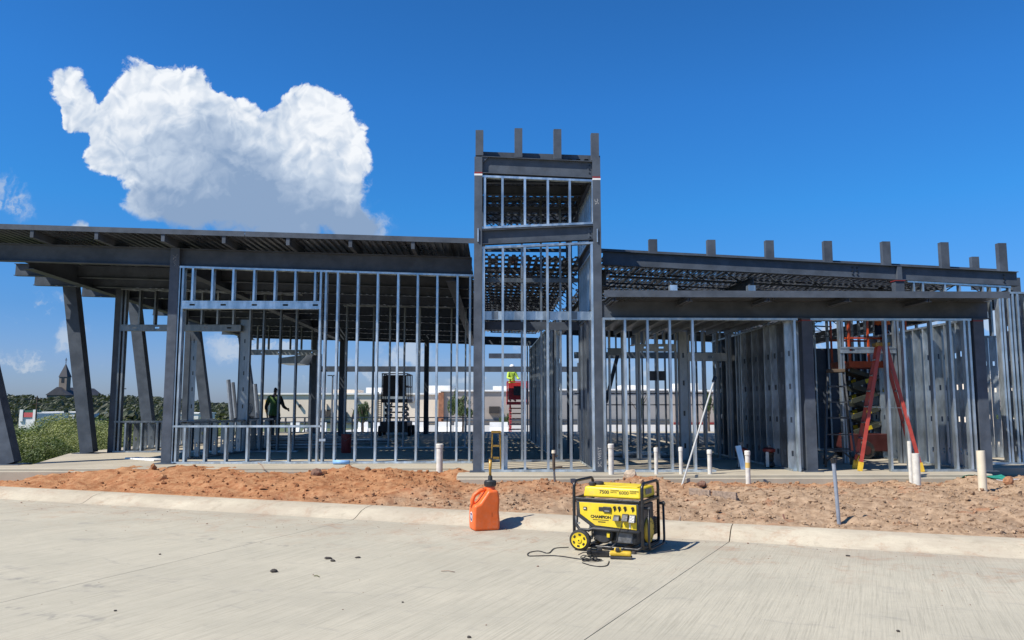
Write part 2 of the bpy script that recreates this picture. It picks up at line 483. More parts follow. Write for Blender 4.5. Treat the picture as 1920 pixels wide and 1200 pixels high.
class MB:
    def __init__(s):
        s.v, s.f, s.mi, s.cur, s.mats = [], [], [], 0, []

    def add(s, vs, fs):
        o = len(s.v)
        s.v.extend(tuple(v) for v in vs)
        for f in fs:
            s.f.append(tuple(i + o for i in f))
            s.mi.append(s.cur)
        return s

    def box(s, x0, x1, y0, y1, z0, z1):
        return s.add([(x0, y0, z0), (x1, y0, z0), (x1, y1, z0), (x0, y1, z0), (x0, y0, z1), (x1, y0, z1), (x1, y1, z1), (x0, y1, z1)],
                     [(0, 3, 2, 1), (4, 5, 6, 7), (0, 1, 5, 4), (1, 2, 6, 5), (2, 3, 7, 6), (3, 0, 4, 7)])

    def bar(s, p, q, w, h, up=(0, 0, 1)):
        """box from p to q; w across, h along the up direction, centred on the line"""
        p, q = Vector(p), Vector(q)
        d = (q - p).normalized()
        sd = d.cross(Vector(up)).normalized()
        u = sd.cross(d)
        a, b = sd * (w / 2), u * (h / 2)
        return s.add([p - a - b, p + a - b, p + a + b, p - a + b, q - a - b, q + a - b, q + a + b, q - a + b],
                     [(0, 1, 2, 3), (7, 6, 5, 4), (4, 5, 1, 0), (5, 6, 2, 1), (6, 7, 3, 2), (7, 4, 0, 3)])

    def tube(s, pts, r, n=8, caps=True):
        pts = [Vector(p) for p in pts]
        o = len(s.v)
        rr = r if isinstance(r, (list, tuple)) else [r] * len(pts)
        ref = None
        for i, p in enumerate(pts):
            d = (pts[min(i + 1, len(pts) - 1)] - pts[max(i - 1, 0)]).normalized()
            if ref is None:
                ref = d.orthogonal().normalized()
            a = (ref - d * ref.dot(d)).normalized()
            ref = a
            b = d.cross(a)
            for k in range(n):
                t = 2 * math.pi * k / n
                s.v.append(tuple(p + (a * math.cos(t) + b * math.sin(t)) * rr[i]))
        for i in range(len(pts) - 1):
            for k in range(n):
                s.f.append((o + i * n + k, o + i * n + (k + 1) % n, o + (i + 1) * n + (k + 1) % n, o + (i + 1) * n + k))
                s.mi.append(s.cur)
        if caps:
            s.f.append(tuple(o + k for k in reversed(range(n))))
            s.f.append(tuple(o + (len(pts) - 1) * n + k for k in range(n)))
            s.mi.extend([s.cur] * 2)
        return s

    def prism(s, poly, ext):
        """polygon (list of 3d points) pushed along the vector ext"""
        n = len(poly)
        e = Vector(ext)
        a = [Vector(p) for p in poly]
        return s.add(a + [p + e for p in a], [tuple(reversed(range(n))), tuple(range(n, 2 * n))] + [(i, (i + 1) % n, n + (i + 1) % n, n + i) for i in range(n)])

    def lathe(s, prof, o=(0, 0, 0), n=20, axis='z'):
        """profile of (radius, height) pairs turned round an axis"""
        o = Vector(o)
        b = len(s.v)
        for (r, h) in prof:
            for k in range(n):
                t = 2 * math.pi * k / n
                c, q = r * math.cos(t), r * math.sin(t)
                s.v.append(tuple(o + (Vector((c, q, h)) if axis == 'z' else Vector((c, h, q)) if axis == 'y' else Vector((h, c, q)))))
        for i in range(len(prof) - 1):
            for k in range(n):
                s.f.append((b + i * n + k, b + i * n + (k + 1) % n, b + (i + 1) * n + (k + 1) % n, b + (i + 1) * n + k))
                s.mi.append(s.cur)
        s.f.append(tuple(b + k for k in reversed(range(n))))
        s.f.append(tuple(b + (len(prof) - 1) * n + k for k in range(n)))
        s.mi.extend([s.cur] * 2)
        return s

    def ibeam(s, p, q, w, d, tf=0.014, tw=0.012):
        """wide-flange beam; p and q on the top of the top flange"""
        p, q = Vector(p), Vector(q)
        z = Vector((0, 0, 1))
        s.bar(p - z * tf / 2, q - z * tf / 2, w, tf)
        s.bar(p - z * (d - tf / 2), q - z * (d - tf / 2), w, tf)
        s.bar(p - z * d / 2, q - z * d / 2, tw, d - 2 * tf)
        return s

    def mesh(s, name, mats, off=(0, 0, 0), smooth=False):
        me = bpy.data.meshes.new(name)
        o = Vector(off)
        me.from_pydata([tuple(Vector(v) - o) for v in s.v], [], s.f)
        for m in (mats if isinstance(mats, (list, tuple)) else [mats]):
            me.materials.append(m)
        if any(s.mi):
            me.polygons.foreach_set('material_index', s.mi)
        if smooth:
            me.polygons.foreach_set('use_smooth', [True] * len(me.polygons))
        me.update()
        return me

    def build(s, name, mats, parent=None, world=True, smooth=False, bevel=0.0, seg=2):
        off = wloc(parent) if (parent is not None and world) else (0, 0, 0)
        o = obj(name, s.mesh(name, mats, off, smooth), parent)
        if bevel:
            b = o.modifiers.new('edge', 'BEVEL')
            b.width = bevel
            b.segments = seg
            b.limit_method = 'ANGLE'
        return o


def wloc(o):
    v = Vector((0, 0, 0))
    while o is not None:
        v += o.location
        o = o.parent
    return v


def obj(name, data, parent=None, loc=None, rz=None):
    o = bpy.data.objects.new(name, data)
    COL.objects.link(o)
    if parent is not None:
        o.parent = parent
    if loc is not None:
        o.location = loc
    if rz is not None:
        o.rotation_euler = (0, 0, rz)
    return o


def tag(o, label=None, cat=None, group=None, kind=None):
    for k, v in (('label', label), ('category', cat), ('group', group), ('kind', kind)):
        if v:
            o[k] = v
    return o


def thing(name, label, cat, loc=(0, 0, 0), rz=0.0, group=None):
    return tag(obj(name, None, None, loc, rz), label, cat, group)


def text(name, body, size, m, parent, loc, rot, ext=0.001, align='CENTER', bold=0.0):
    cu = bpy.data.curves.new(name, 'FONT')
    cu.body = body
    cu.size = size
    cu.extrude = ext
    cu.offset = bold
    cu.align_x = align
    cu.align_y = 'CENTER'
    cu.materials.append(m)
    tmp = bpy.data.objects.new('tmp_text', cu)
    COL.objects.link(tmp)
    me = bpy.data.meshes.new_from_object(tmp.evaluated_get(bpy.context.evaluated_depsgraph_get()))
    bpy.data.objects.remove(tmp)
    me.name = name
    o = obj(name, me, parent, loc)
    o.rotation_euler = rot
    return o


def smooth_shade(o, ang=40):
    o.data.polygons.foreach_set('use_smooth', [True] * len(o.data.polygons))
    try:
        o.data.set_sharp_from_angle(angle=R(ang))
    except Exception:
        pass
    return o

# ================================================================== SETTING
S = 0.37                       # top of the floor slab
KO, KA = Vector((0, 10.27, 0)), R(-22)
KT, KN = Vector((math.cos(KA), math.sin(KA), 0)), Vector((-math.sin(KA), math.cos(KA), 0))


def kp(s, n, z=0.0):
    return KO + KT * s + KN * n + Vector((0, 0, z))


def kn(x, y):
    return (Vector((x, y, 0)) - KO).dot(KN)


def sstep(a, b, x):
    t = max(0.0, min(1.0, (x - a) / (b - a)))
    return t * t * (3 - 2 * t)


# far terrain, one sheet to the horizon
def hter(x, y):
    z = -0.4
    if y > 12:
        z = -0.4 - 1.3 * sstep(40, 150, y)
        left = sstep(-10.0, -17.0, x)
        z -= left * sstep(8, 26, y) * 1.9
        hl = sstep(-70 - y * 0.05, -150 - y * 0.1, x) * sstep(170, 420, y)
        z += hl * 5.6 + sstep(300, 900, y) * 2.0
    return z


xs_ = [-1500, -1000, -700, -500, -400, -340, -290, -250, -215, -185, -160, -135, -110, -85, -65, -50, -40, -32, -26, -22, -19, -17, -15, -13, -11, -8, -4, 0, 8, 20, 40, 80, 140, 220, 320, 500, 900, 1500]
ys_ = [-600, -200, -80, -30, -10, 4, 10, 14, 17, 20, 23, 26, 30, 35, 42, 52, 65, 80, 100, 125, 150, 180, 210, 250, 290, 330, 370, 410, 450, 520, 620, 800, 1100, 1600, 2600]
tm = MB()
tm.add([(x, y, hter(x, y)) for y in ys_ for x in xs_],
       [(j * len(xs_) + i, j * len(xs_) + i + 1, (j + 1) * len(xs_) + i + 1, (j + 1) * len(xs_) + i) for j in range(len(ys_) - 1) for i in range(len(xs_) - 1)])
tag(tm.build('terrain', GRASSM, smooth=True), kind='structure')

# pavement: cast panels between sawn joints
JS = [-22.3, -17.2, -12.1, -7.05, -2.06, 2.91, 7.95, 13.0, 18.0]
JN = [-24.0, -19.0, -14.0, -9.0, -3.95, 0.0]
pb = MB()
pb.prism([kp(-22.4, -24.1, -0.16), kp(18.1, -24.1, -0.16), kp(18.1, 0.02, -0.16), kp(-22.4, 0.02, -0.16)], (0, 0, 0.145))
pave = tag(pb.build('pavement', mat('joint_filler', (0.06, 0.055, 0.05), 0.9)), kind='structure')
SKEW = {2.91: 0.125, -2.06: 0.03}


def jp(i, n, ds, z):
    return kp(JS[i] + ds + SKEW.get(JS[i], 0.06) * n, n, z)


for i in range(len(JS) - 1):
    for j in range(len(JN) - 1):
        g = 0.004
        gl = 0.0012
        q = MB()
        q.prism([jp(i, JN[j] + gl, g, -0.014), jp(i + 1, JN[j] + gl, -g, -0.014), jp(i + 1, JN[j + 1] - gl, -g, -0.014), jp(i, JN[j + 1] - gl, g, -0.014)], (0, 0, 0.014))
        q.build('pavement_panel', PAVE, pave)

# rolled kerb in cast lengths
KP = [(0.002, -0.15), (0.002, 0.001), (0.05, 0.012), (0.10, 0.034), (0.16, 0.066), (0.22, 0.095), (0.30, 0.118), (0.40, 0.130), (0.52, 0.133), (0.58, 0.126), (0.60, 0.10), (0.60, -0.15)]
kerb = tag(MB().prism([kp(-22, 0.05, -0.15), kp(18, 0.05, -0.15), kp(18, 0.55, -0.15), kp(-22, 0.55, -0.15)], (0, 0, 0.1)).build('kerb', KERBM), kind='structure')
for i in range(len(JS) - 1):
    q = MB()
    nseg = 12
    a, b = JS[i] + 0.006, JS[i + 1] - 0.006
    ring = []
    for k in range(nseg + 1):
        t = a + (b - a) * k / nseg
        for (n_, z_) in KP:
            q.v.append(tuple(kp(t, n_ + 0.006 * noise.noise((t * 0.9, 3, 0)), z_ + (0.004 * noise.noise((t * 1.3, n_ * 4, 5)) if z_ > 0 else 0))))
    m_ = len(KP)
    for k in range(nseg):
        for r_ in range(m_ - 1):
            q.f.append((k * m_ + r_, (k + 1) * m_ + r_, (k + 1) * m_ + r_ + 1, k * m_ + r_ + 1))
            q.mi.append(0)
    q.f.append(tuple(range(m_)))
    q.f.append(tuple(nseg * m_ + r_ for r_ in reversed(range(m_))))
    q.mi += [0, 0]
    smooth_shade(q.build('kerb_segment', KERBM, kerb), 50)


# clay soil between kerb and slab
def hdirt(x, y, rough=True):
    n = kn(x, y) - 0.56
    if rough:
        n += 0.07 * noise.noise((x * 3.1, y * 3.1, 9)) + 0.03 * noise.noise((x * 9, y * 9, 2))
    if n < 0:
        return 0.11 + n * 1.5
    lx = sstep(1.5, -1.5, x)
    z = 0.128 + 0.10 * sstep(0, 2.0, n) + lx * 0.05 * sstep(0.2, 2.2, n) + sstep(-4.8, -7.0, x) * 0.06 * sstep(0.1, 1.2, n)
    # spoil heaps
    for (cx, cy, r_, h_) in ((-2.15, 14.6, 1.0, 0.13), (-2.9, 14.75, 0.7, 0.08), (-0.55, 14.35, 0.5, 0.15), (-5.8, 14.9, 1.8, 0.09), (-4.2, 13.9, 1.6, 0.07), (-8.0, 15.0, 1.5, 0.05), (2.4, 13.0, 0.75, 0.15), (3.3, 12.7, 0.8, 0.06),
                             (7.9, 13.0, 0.7, 0.14), (8.7, 12.6, 0.9, 0.16), (4.6, 12.2, 1.2, 0.05), (6.4, 12.0, 1.0, 0.05), (0.5, 13.0, 0.8, 0.06), (-1.4, 12.9, 0.9, 0.06)):
        d = math.hypot((x - cx), (y - cy) * 1.4) / r_
        if d < 1:
            z += h_ * (1 - d * d) ** 2
    if rough:
        p = Vector((x, y, 0))
        amp = sstep(0, 0.25, n)
        right = sstep(-5.5, 0.5, x + 2.0 * noise.noise(p * 0.7))
        z += amp * 0.075 * noise.fractal(p * 1.5, 0.8, 2.1, 5)
        t = noise.turbulence(p * 5.5, 3, True)
        z += amp * (0.030 + 0.008 * right) * (t - 0.45)
        z += amp * (0.017 + 0.004 * right) * noise.noise(p * 15) + amp * 0.012 * noise.noise(p * 31)
        z += amp * 0.05 * max(0.0, noise.noise(Vector((x * 0.9, y * 3.2, 4.0)))) * (1 - 0.6 * right)
    return z


dm = MB()
X0, X1, Y0, Y1, DX, DY = -13.0, 13.5, 4.8, 17.4, 0.055, 0.06
nx, ny = int((X1 - X0) / DX), int((Y1 - Y0) / DY)
idx = {}
for j in range(ny + 1):
    y = Y0 + j * DY
    for i in range(nx + 1):
        x = X0 + i * DX
        n = kn(x, y)
        if n < 0.44:
            continue
        if n > 0.55 and (y > 15.7 and x < -0.9) or y > 16.9:
            continue
        idx[(i, j)] = len(dm.v)
        dm.v.append((x, y, hdirt(x, y)))
for (i, j), a in list(idx.items()):
    q = [(i, j), (i + 1, j), (i + 1, j + 1), (i, j + 1)]
    if all(k in idx for k in q):
        dm.f.append(tuple(idx[k] for k in q))
        dm.mi.append(0)
tag(dm.build('dirt_ground', DIRT, smooth=True), kind='structure')


def rock_mesh(name, m, seed, n1=5, n2=4, rough=0.35):
    g = MB()
    r_ = random.Random(seed)
    rows = [[Vector((0, 0, 1))]]
    for a in range(1, n2):
        th = math.pi * a / n2
        rows.append([Vector((math.sin(th) * math.cos(2 * math.pi * (k + 0.5 * (a % 2)) / n1), math.sin(th) * math.sin(2 * math.pi * (k + 0.5 * (a % 2)) / n1), math.cos(th))) for k in range(n1)])
    rows.append([Vector((0, 0, -1))])
    ix = []
    for row in rows:
        ix.append([])
        for p in row:
            ix[-1].append(len(g.v))
            g.v.append(tuple(p * (1 + r_.uniform(-rough, rough))))
    for a in range(len(rows) - 1):
        A, B = ix[a], ix[a + 1]
        for k in range(n1):
            if len(A) == 1:
                g.f.append((A[0], B[k], B[(k + 1) % n1]))
            elif len(B) == 1:
                g.f.append((A[k], B[0], A[(k + 1) % n1]))
            elif a % 2:
                g.f.append((A[k], B[k], B[(k + 1) % n1]))
                g.f.append((A[k], B[(k + 1) % n1], A[(k + 1) % n1]))
            else:
                g.f.append((A[k], B[k], A[(k + 1) % n1]))
                g.f.append((A[(k + 1) % n1], B[k], B[(k + 1) % n1]))
            
    g.mi = [0] * len(g.f)
    return g


clods = MB()
rk = [rock_mesh('c', DIRT, 100 + i) for i in range(6)]
rr = random.Random(3)
cnt = 0
while cnt < 11000:
    x, y = rr.uniform(-11, 10.5), rr.uniform(5.5, 15.6)
    n = kn(x, y)
    if n < 0.66 or (x > -0.6 and y > 13.5) or (x < -0.6 and y > 15.2):
        continue
    right = sstep(-6, 0.5, x)
    if rr.random() > 0.24 + 0.76 * right:
        continue
    s_ = 0.005 + 0.024 * rr.random() ** 3 + ((0.035 + 0.045 * (1 - right)) * rr.random() ** 2 if rr.random() < 0.03 else 0)
    b = rk[cnt % 6]
    ca, sa = math.cos(cnt), math.sin(cnt)
    z = hdirt(x, y) + s_ * 0.25
    fx, fy, fz = s_ * rr.uniform(0.8, 1.5), s_ * rr.uniform(0.8, 1.3), s_ * rr.uniform(0.55, 0.9)
    clods.add([(x + (v[0] * ca - v[1] * sa) * fx, y + (v[0] * sa + v[1] * ca) * fy, z + v[2] * fz) for v in b.v], b.f)
    cnt += 1
tag(clods.build('soil_clods', DIRT), 'loose clods of orange and tan clay over the soil strip', None, None, 'stuff')

# floor slab of the building
sp = [(-11.2, 15.25), (-0.62, 15.25), (-0.62, 13.62), (8.62, 13.62), (8.62, 15.0), (18, 15.0), (18, 36), (-10.45, 36), (-10.45, 19.9), (-9.25, 16.25), (-11.2, 15.9)]
slab = tag(MB().prism([(x, y, S - 0.55) for x, y in sp], (0, 0, 0.55)).build('floor_slab', SLABM, bevel=0.012, seg=1), kind='structure')
# lower ledge of the footing, standing proud of the slab face
MB().box(-0.60, 8.60, 13.50, 13.617, -0.18, S - 0.05).build('footing_ledge', SLABM, slab, bevel=0.01, seg=1)
MB().box(-11.1, -0.65, 15.14, 15.247, -0.18, S - 0.045).build('footing_ledge', SLABM, slab, bevel=0.01, seg=1)

# lot behind the building
lot = MB()
lx_ = [-13, 0, 30, 140]
ly_ = [36.05, 60, 100, 150, 200]
lot.add([(x, y, hter(0, y) + 0.06) for y in ly_ for x in lx_], [(j * 4 + i, j * 4 + i + 1, (j + 1) * 4 + i + 1, (j + 1) * 4 + i) for j in range(4) for i in range(3)])
tag(lot.build('parking_lot', LOTM), kind='structure')

# ================================================================== BUILDING FRAME
bld = thing('building_frame', 'single storey building skeleton of dark steel beams and galvanised studs with a tall entry tower', 'building', (0, 16, S))
YL, YT, YR, YB = 16.45, 14.3, 14.2, 16.6


def X(px, Y, py=760):
    return at(px, py, Y).x


def Z(py, Y, px=925):
    return at(px, py, Y).z


_cache = {}


def stud_mesh(L, d, holes, rev=False, mt=None):
    mt = mt or GALV
    key = (round(L, 2), d, holes, rev, mt.name)
    if key in _cache:
        return _cache[key]
    g = MB()
    t, fl = 0.003, 0.041
    s_ = -1 if rev else 1

    def bx(xa, xb, *r_):
        g.box(min(xa * s_, xb * s_), max(xa * s_, xb * s_), *r_)
    bx(0, fl, -d / 2, -d / 2 + t, 0, L)
    bx(0, fl, d / 2 - t, d / 2, 0, L)
    if holes and L > 0.7:
        hz, hw, hl = 0.3, 0.019, 0.05
        cuts = []
        z = hz
        while z < L - 0.15:
            cuts.append(z)
            z += 0.61
        z0 = 0
        for c in cuts:
            bx(0, t, -d / 2 + t, d / 2 - t, z0, c - hl)
            bx(0, t, -d / 2 + t, -hw, c - hl, c + hl)
            bx(0, t, hw, d / 2 - t, c - hl, c + hl)
            z0 = c + hl
        bx(0, t, -d / 2 + t, d / 2 - t, z0, L)
    else:
        bx(0, t, -d / 2 + t, d / 2 - t, 0, L)
    me = g.mesh('stud', mt)
    _cache[key] = me
    return me


def stud(parent, x, y, z0, z1, d=0.152, ang=0.0, holes=False, rev=False, mt=None):
    o = obj('stud', stud_mesh(z1 - z0, d, holes, rev, mt), parent, Vector((x, y, z0)) - wloc(parent), ang)
    return o


def track(p, q, d, mt=None, down=False):
    """U channel from p to q, p and q on its web"""
    g = MB()
    p, q = Vector(p), Vector(q)
    t, fl = 0.003, 0.036
    dr = (q - p).normalized()
    sd = dr.cross(Vector((0, 0, 1))).normalized()
    s_ = -1 if down else 1
    g.bar(p, q, d + 0.006, t)
    for k in (-1, 1):
        o = sd * k * (d / 2 + 0.0015) + Vector((0, 0, s_ * (fl / 2 + t / 2)))
        g.bar(p + o, q + o, t, fl)
    return g


def wall(parent, p, q, z0, z1, d=0.152, label=None, top=True, bottom=True, mt=None):
    """wall part: bottom and top track; its studs become its children"""
    mt = mt or GALV
    g = MB()
    zt = z1 if isinstance(z1, tuple) else (z1, z1)
    if bottom:
        b = track((p[0], p[1], z0), (q[0], q[1], z0), d, mt)
        g.add(b.v, b.f)
    if top:
        b = track((p[0], p[1], zt[0]), (q[0], q[1], zt[1]), d, mt, True)
        if not bottom:
            g.add(b.v, b.f)
    o = g.build('stud_wall', mt, parent)
    if top and bottom:
        b.build('top_track', mt, o)
    if label:
        o['label'] = label
    return o


def punched(name, parent, x0, x1, y, z0, z1, holes, mt=None, dep=0.05):
    """horizontal box header with slotted web facing the front"""
    mt = mt or GALV
    g = MB()
    zc, hh, hw = (z0 + z1) / 2 + 0.0, 0.019, 0.055
    a = x0
    for h in sorted(holes):
        g.box(a, h - hw, y, y + 0.003, z0, z1)
        g.box(h - hw, h + hw, y, y + 0.003, z0, zc - hh)
        g.box(h - hw, h + hw, y, y + 0.003, zc + hh, z1)
        a = h + hw
    g.box(a, x1, y, y + 0.003, z0, z1)
    g.box(x0, x1, y - 0.006, y + 0.15, z1, z1 + 0.004)
    g.box(x0, x1, y - 0.006, y + 0.15, z0 - 0.004, z0)
    g.box(x0, x1, y - 0.009, y - 0.006, z1 - 0.03, z1 + 0.004)
    g.box(x0, x1, y - 0.009, y - 0.006, z0 - 0.004, z0 + 0.03)
    return g.build(name, mt, parent)


def hss(g, p, q, w, d=None):
    return g.bar(p, q, w, d or w, (0, 1, 0) if abs((Vector(q) - Vector(p)).normalized().z) > 0.5 else (0, 0, 1))


# ---- left wing: girder, wall, roof --------------------------------------------------
SL = 0.0262                                         # roof falls to the right
zGB = lambda x: Z(502, YL) - 0.0 - (x - X(335, YL)) * SL     # underside of front girder
GD = 0.37
xL, xR = -11.3, -0.46
front_beam = MB().ibeam((xL, YL + 0.02, zGB(xL) + GD), (xR, YL + 0.02, zGB(xR) + GD), 0.17, GD).build('beam', STEEL, bld)
front_beam['label'] = 'deep front girder under the left roof edge'
zD = lambda x: zGB(x) + GD + 0.15                    # underside of the roof deck
YF, YE = 15.70, 35.0


GAPW = 0.19


def deck(name, x0, x1, y0, y1, zf, gaps=(), pitch=0.152, mt=DECKM, label=None, gapw=GAPW):
    """fluted deck, flutes running away from the front; some flutes are still open over the beams"""
    g = MB()
    n = int((x1 - x0) / pitch)
    yy = [y0]
    for a in sorted(gaps):
        if y0 < a < y1:
            yy += [a, a + gapw]
    yy.append(y1)
    prof = [(0, 0), (0.048, 0), (0.066, 0.038), (0.134, 0.038), (0.152, 0)]
    r_ = random.Random(int(x0 * 10 + y0))
    for k in range(n):
        xa = x0 + k * pitch
        for s_ in range(len(yy) - 1):
            open_ = s_ % 2 == 1
            for c in range(4):
                if open_ and c == 2 and r_.random() < 0.8:
                    continue
                xa0, xa1 = xa + prof[c][0], xa + prof[c][0 + 0] + (prof[c + 1][0] - prof[c][0])
                z0_, z1_ = zf(xa) + prof[c][1], zf(xa) + prof[c + 1][1]
                t = 0.004
                g.add([(xa0, yy[s_], z0_), (xa1, yy[s_], z1_), (xa1, yy[s_ + 1], z1_), (xa0, yy[s_ + 1], z0_),
                       (xa0, yy[s_], z0_ + t), (xa1, yy[s_], z1_ + t), (xa1, yy[s_ + 1], z1_ + t), (xa0, yy[s_ + 1], z0_ + t)],
                      [(0, 1, 2, 3), (7, 6, 5, 4)])
    o = g.build(name, mt, bld)
    if label:
        o['label'] = label
    return o


BY = [19.5, 21.75, 24.1, 26.3, 28.6, 30.9, 33.0]
deck('roof_deck', xL, -0.45, YF, YE, zD, [b - 0.48 for b in BY] + [b - 1.3 for b in BY[1:]], label='fluted roof deck over the left wing')
deck('roof_deck', -0.42, 2.05, YT + 2.66, YE, zD, [17.2 + 0.55 * k for k in range(30)], label='fluted roof deck over the hall behind the tower', gapw=0.27)
fas = MB()
for (a, b) in ((xL - 0.05, -5.0), (-4.99, -0.36)):
    fas.prism([(a, YF - 0.006, zD(a)), (b, YF - 0.006, zD(b)), (b, YF - 0.006, zD(b) + 0.105), (a, YF - 0.006, zD(a) + 0.105)], (0, -0.008, 0))
    fas.prism([(a, YF - 0.005, zD(a) + 0.100), (b, YF - 0.005, zD(b) + 0.100), (b, YF + 0.10, zD(b) + 0.100), (a, YF + 0.10, zD(a) + 0.100)], (0, 0, 0.006))
fas.build('fascia', STEEL, bld)
eg = MB()
eg.prism([(xL - 0.02, YF, zD(xL) - 0.02), (xL - 0.02, YE, zD(xL) - 0.02), (xL - 0.02, YE, zD(xL) + 0.10), (xL - 0.02, YF, zD(xL) + 0.10)], (0.012, 0, 0))
eg.build('edge_angle', STEEL, bld)
for px in (38, 162, 290, 407, 530, 650, 770):
    x = X(px, YF)
    z = zD(x)
    MB().box(x - 0.035, x + 0.035, YF + 0.002, YL + 0.60, z - 0.148, z - 0.003).build('outrigger', STEEL, bld)
for x in (-10.95, -9.65, -8.35, -7.05, -5.75, -4.45, -3.15, -1.85):
    MB().box(x - 0.03, x + 0.03, YL + 0.8, YE, zD(x) - 0.20, zD(x) - 0.003).build('purlin', STEEL, bld)
for i, y in enumerate(BY + [35.0]):
    xb = -0.5 if y < 34 else 2.0
    MB().ibeam((xL, y, zD(xL) - 0.203), (xb, y, zD(xb) - 0.203), 0.14, 0.40 if i % 2 == 0 else 0.36).build('beam', STEEL, bld)
for (xa, xb) in ((-9.75, -10.55), (-6.45, -6.6), (-0.9, -0.9)):
    zz = zD(xa) - 0.19
    MB().ibeam((xa, YL + 0.12, zz - 0.02), (xb, 34.8, zz - 0.02), 0.21, 0.44).build('beam', STEEL, bld)

MB().ibeam((xL, 18.7, zD(xL) - 0.203), (-0.5, 18.7, zD(-0.5) - 0.203), 0.14, 0.29).build('beam', STEEL, bld)

# columns of the left wing
g = MB()
x = X(313.5, YL, 868)
hss(g, (x, YL, S), (x, YL, zD(x) - 0.15), 0.19)
cA = g.build('column', STEEL, bld)
cA['label'] = 'upright square column at the front left corner'
MB().box(x - 0.2, x + 0.2, YL - 0.2, YL + 0.2, S + 0.001, S + 0.02).build('base_plate', STEEL, cA)
rs = random.Random(11)
for k in range(9):                                  # chalk scribble on the head of the column
    zz = zGB(x) - 0.02 + k * 0.028
    a = rs.uniform(-0.04, 0.04)
    MB().bar((x + a, YL - 0.097, zz), (x + rs.uniform(-0.05, 0.05), YL - 0.097, zz + 0.035), 0.003, 0.008, (0, -1, 0)).build('chalk_mark', CHALK, cA)
for (bx_, by_) in ((X(19, 16.3, 873), 16.3), (X(167, 20.0, 850), 20.0), (-10.22, 24.1), (-9.95, 28.2), (-9.9, 33.4)):
    lean = -1.25 if by_ < 17 else -0.74
    g = MB()
    p, q = Vector((bx_, by_, S + 0.015)), Vector((bx_ + lean, by_ + 0.05, 4.80 if by_ > 17 else zGB(bx_ + lean)))
    g.bar(p, q, 0.315, 0.26, (0, 1, 0))
    c = g.build('column', STEEL, bld)
    c['label'] = 'leaning box column under the left roof edge'
    MB().box(bx_ - 0.3, bx_ + 0.3, by_ - 0.25, by_ + 0.25, S + 0.001, S + 0.014).build('base_plate', STEEL, c)
xc2 = X(211, 20.45, 848)
g = MB()
hss(g, (xc2, 20.45, S), (xc2, 20.45, zD(xc2) - 0.5), 0.19)
g.build('column', STEEL, bld)
for (px, Y) in ((348, 28.5), (588, 34.0), (799, 33.0), (640, 30.9)):
    xx = X(px, Y)
    g = MB()
    hss(g, (xx, Y, S), (xx, Y, zD(xx) - 0.4), 0.19)
    g.build('column', STEEL, bld)

# left front stud wall with window opening
x0, x1 = X(318, YL) + 0.06, X(886, YL)
ztop = lambda x: zGB(x) - 0.004
fw = wall(bld, (x0, YL), (x1, YL), S + 0.003, (ztop(x0), ztop(x1)), label='front stud wall of the left wing with a wide window opening')
zh0, zh1, zsill = Z(580, YL - 0.08), Z(566, YL - 0.08), Z(797.5, YL - 0.08)
xo0, xo1 = X(338, YL, 700), X(600, YL, 700)
for px in (321.5, 329, 336):
    stud(fw, X(px, YL, 700), YL, S + 0.006, ztop(X(px, YL)) - 0.003)
for px in (600.5, 606.5):
    stud(fw, X(px, YL, 700), YL, S + 0.006, ztop(X(px, YL)) - 0.003, rev=px < 603)
for px in (361, 398, 437, 476, 515, 553, 590):
    stud(fw, X(px, YL, 540), YL, zh1 + 0.006, ztop(X(px, YL)) - 0.003, holes=False)
for px in (346, 384, 423, 463, 502, 541, 580):
    stud(fw, X(px, YL, 830), YL, S + 0.006, zsill - 0.003)
punched('header', fw, xo0, xo1, YL - 0.08, zh0, zh1, [X(p, YL, 572) for p in (363, 421, 479, 537, 593)])
gg = MB()
b = track((xo0 - 0.12, YL, zsill), (xo1 + 0.05, YL, zsill), 0.158, GALV, True)
gg.add(b.v, b.f)
gg.build('sill', GALV, fw)
for px in (629, 667, 704.5, 743, 780, 817, 855, 879):
    stud(fw, X(px, YL, 690), YL, S + 0.006, ztop(X(px, YL)) - 0.003)
# strap across the jamb studs
MB().box(X(604, YL) - 0.03, X(604, YL) + 0.10, YL - 0.082, YL - 0.079, S + 0.45, S + 0.50).build('strap', GALV, fw)

# second wall of the left wing (behind), with its own window
Y2 = 20.4
zH = lambda py: Z(py, Y2)
xa, xb = X(218, Y2), X(560, Y2)
w2 = wall(bld, (xa, Y2), (xb, Y2), S + 0.003, (zD(xa) - 0.5, zD(xb) - 0.5), mt=GALV_SHADE, label='second stud wall behind the left window')
punched('header', w2, X(222, Y2), X(448, Y2), Y2 - 0.08, zH(622), zH(611), [X(p, Y2) for p in (247, 290, 382, 426)], GALV_SHADE)
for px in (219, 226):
    stud(w2, X(px, Y2), Y2, S + 0.006, zD(xa) - 0.51, mt=GALV_SHADE)
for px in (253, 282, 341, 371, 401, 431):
    stud(w2, X(px, Y2), Y2, zH(610), zD(X(px, Y2)) - 0.51, mt=GALV_SHADE)
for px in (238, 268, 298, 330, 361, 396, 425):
    stud(w2, X(px, Y2), Y2, S + 0.006, zH(790), mt=GALV_SHADE)
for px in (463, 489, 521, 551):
    stud(w2, X(px, Y2), Y2, S + 0.006, zD(xb) - 0.51, mt=GALV_SHADE)
b = track((X(218, Y2), Y2, zH(789)), (X(448, Y2), Y2, zH(789)), 0.158, GALV_SHADE, True)
b.build('sill', GALV_SHADE, w2)
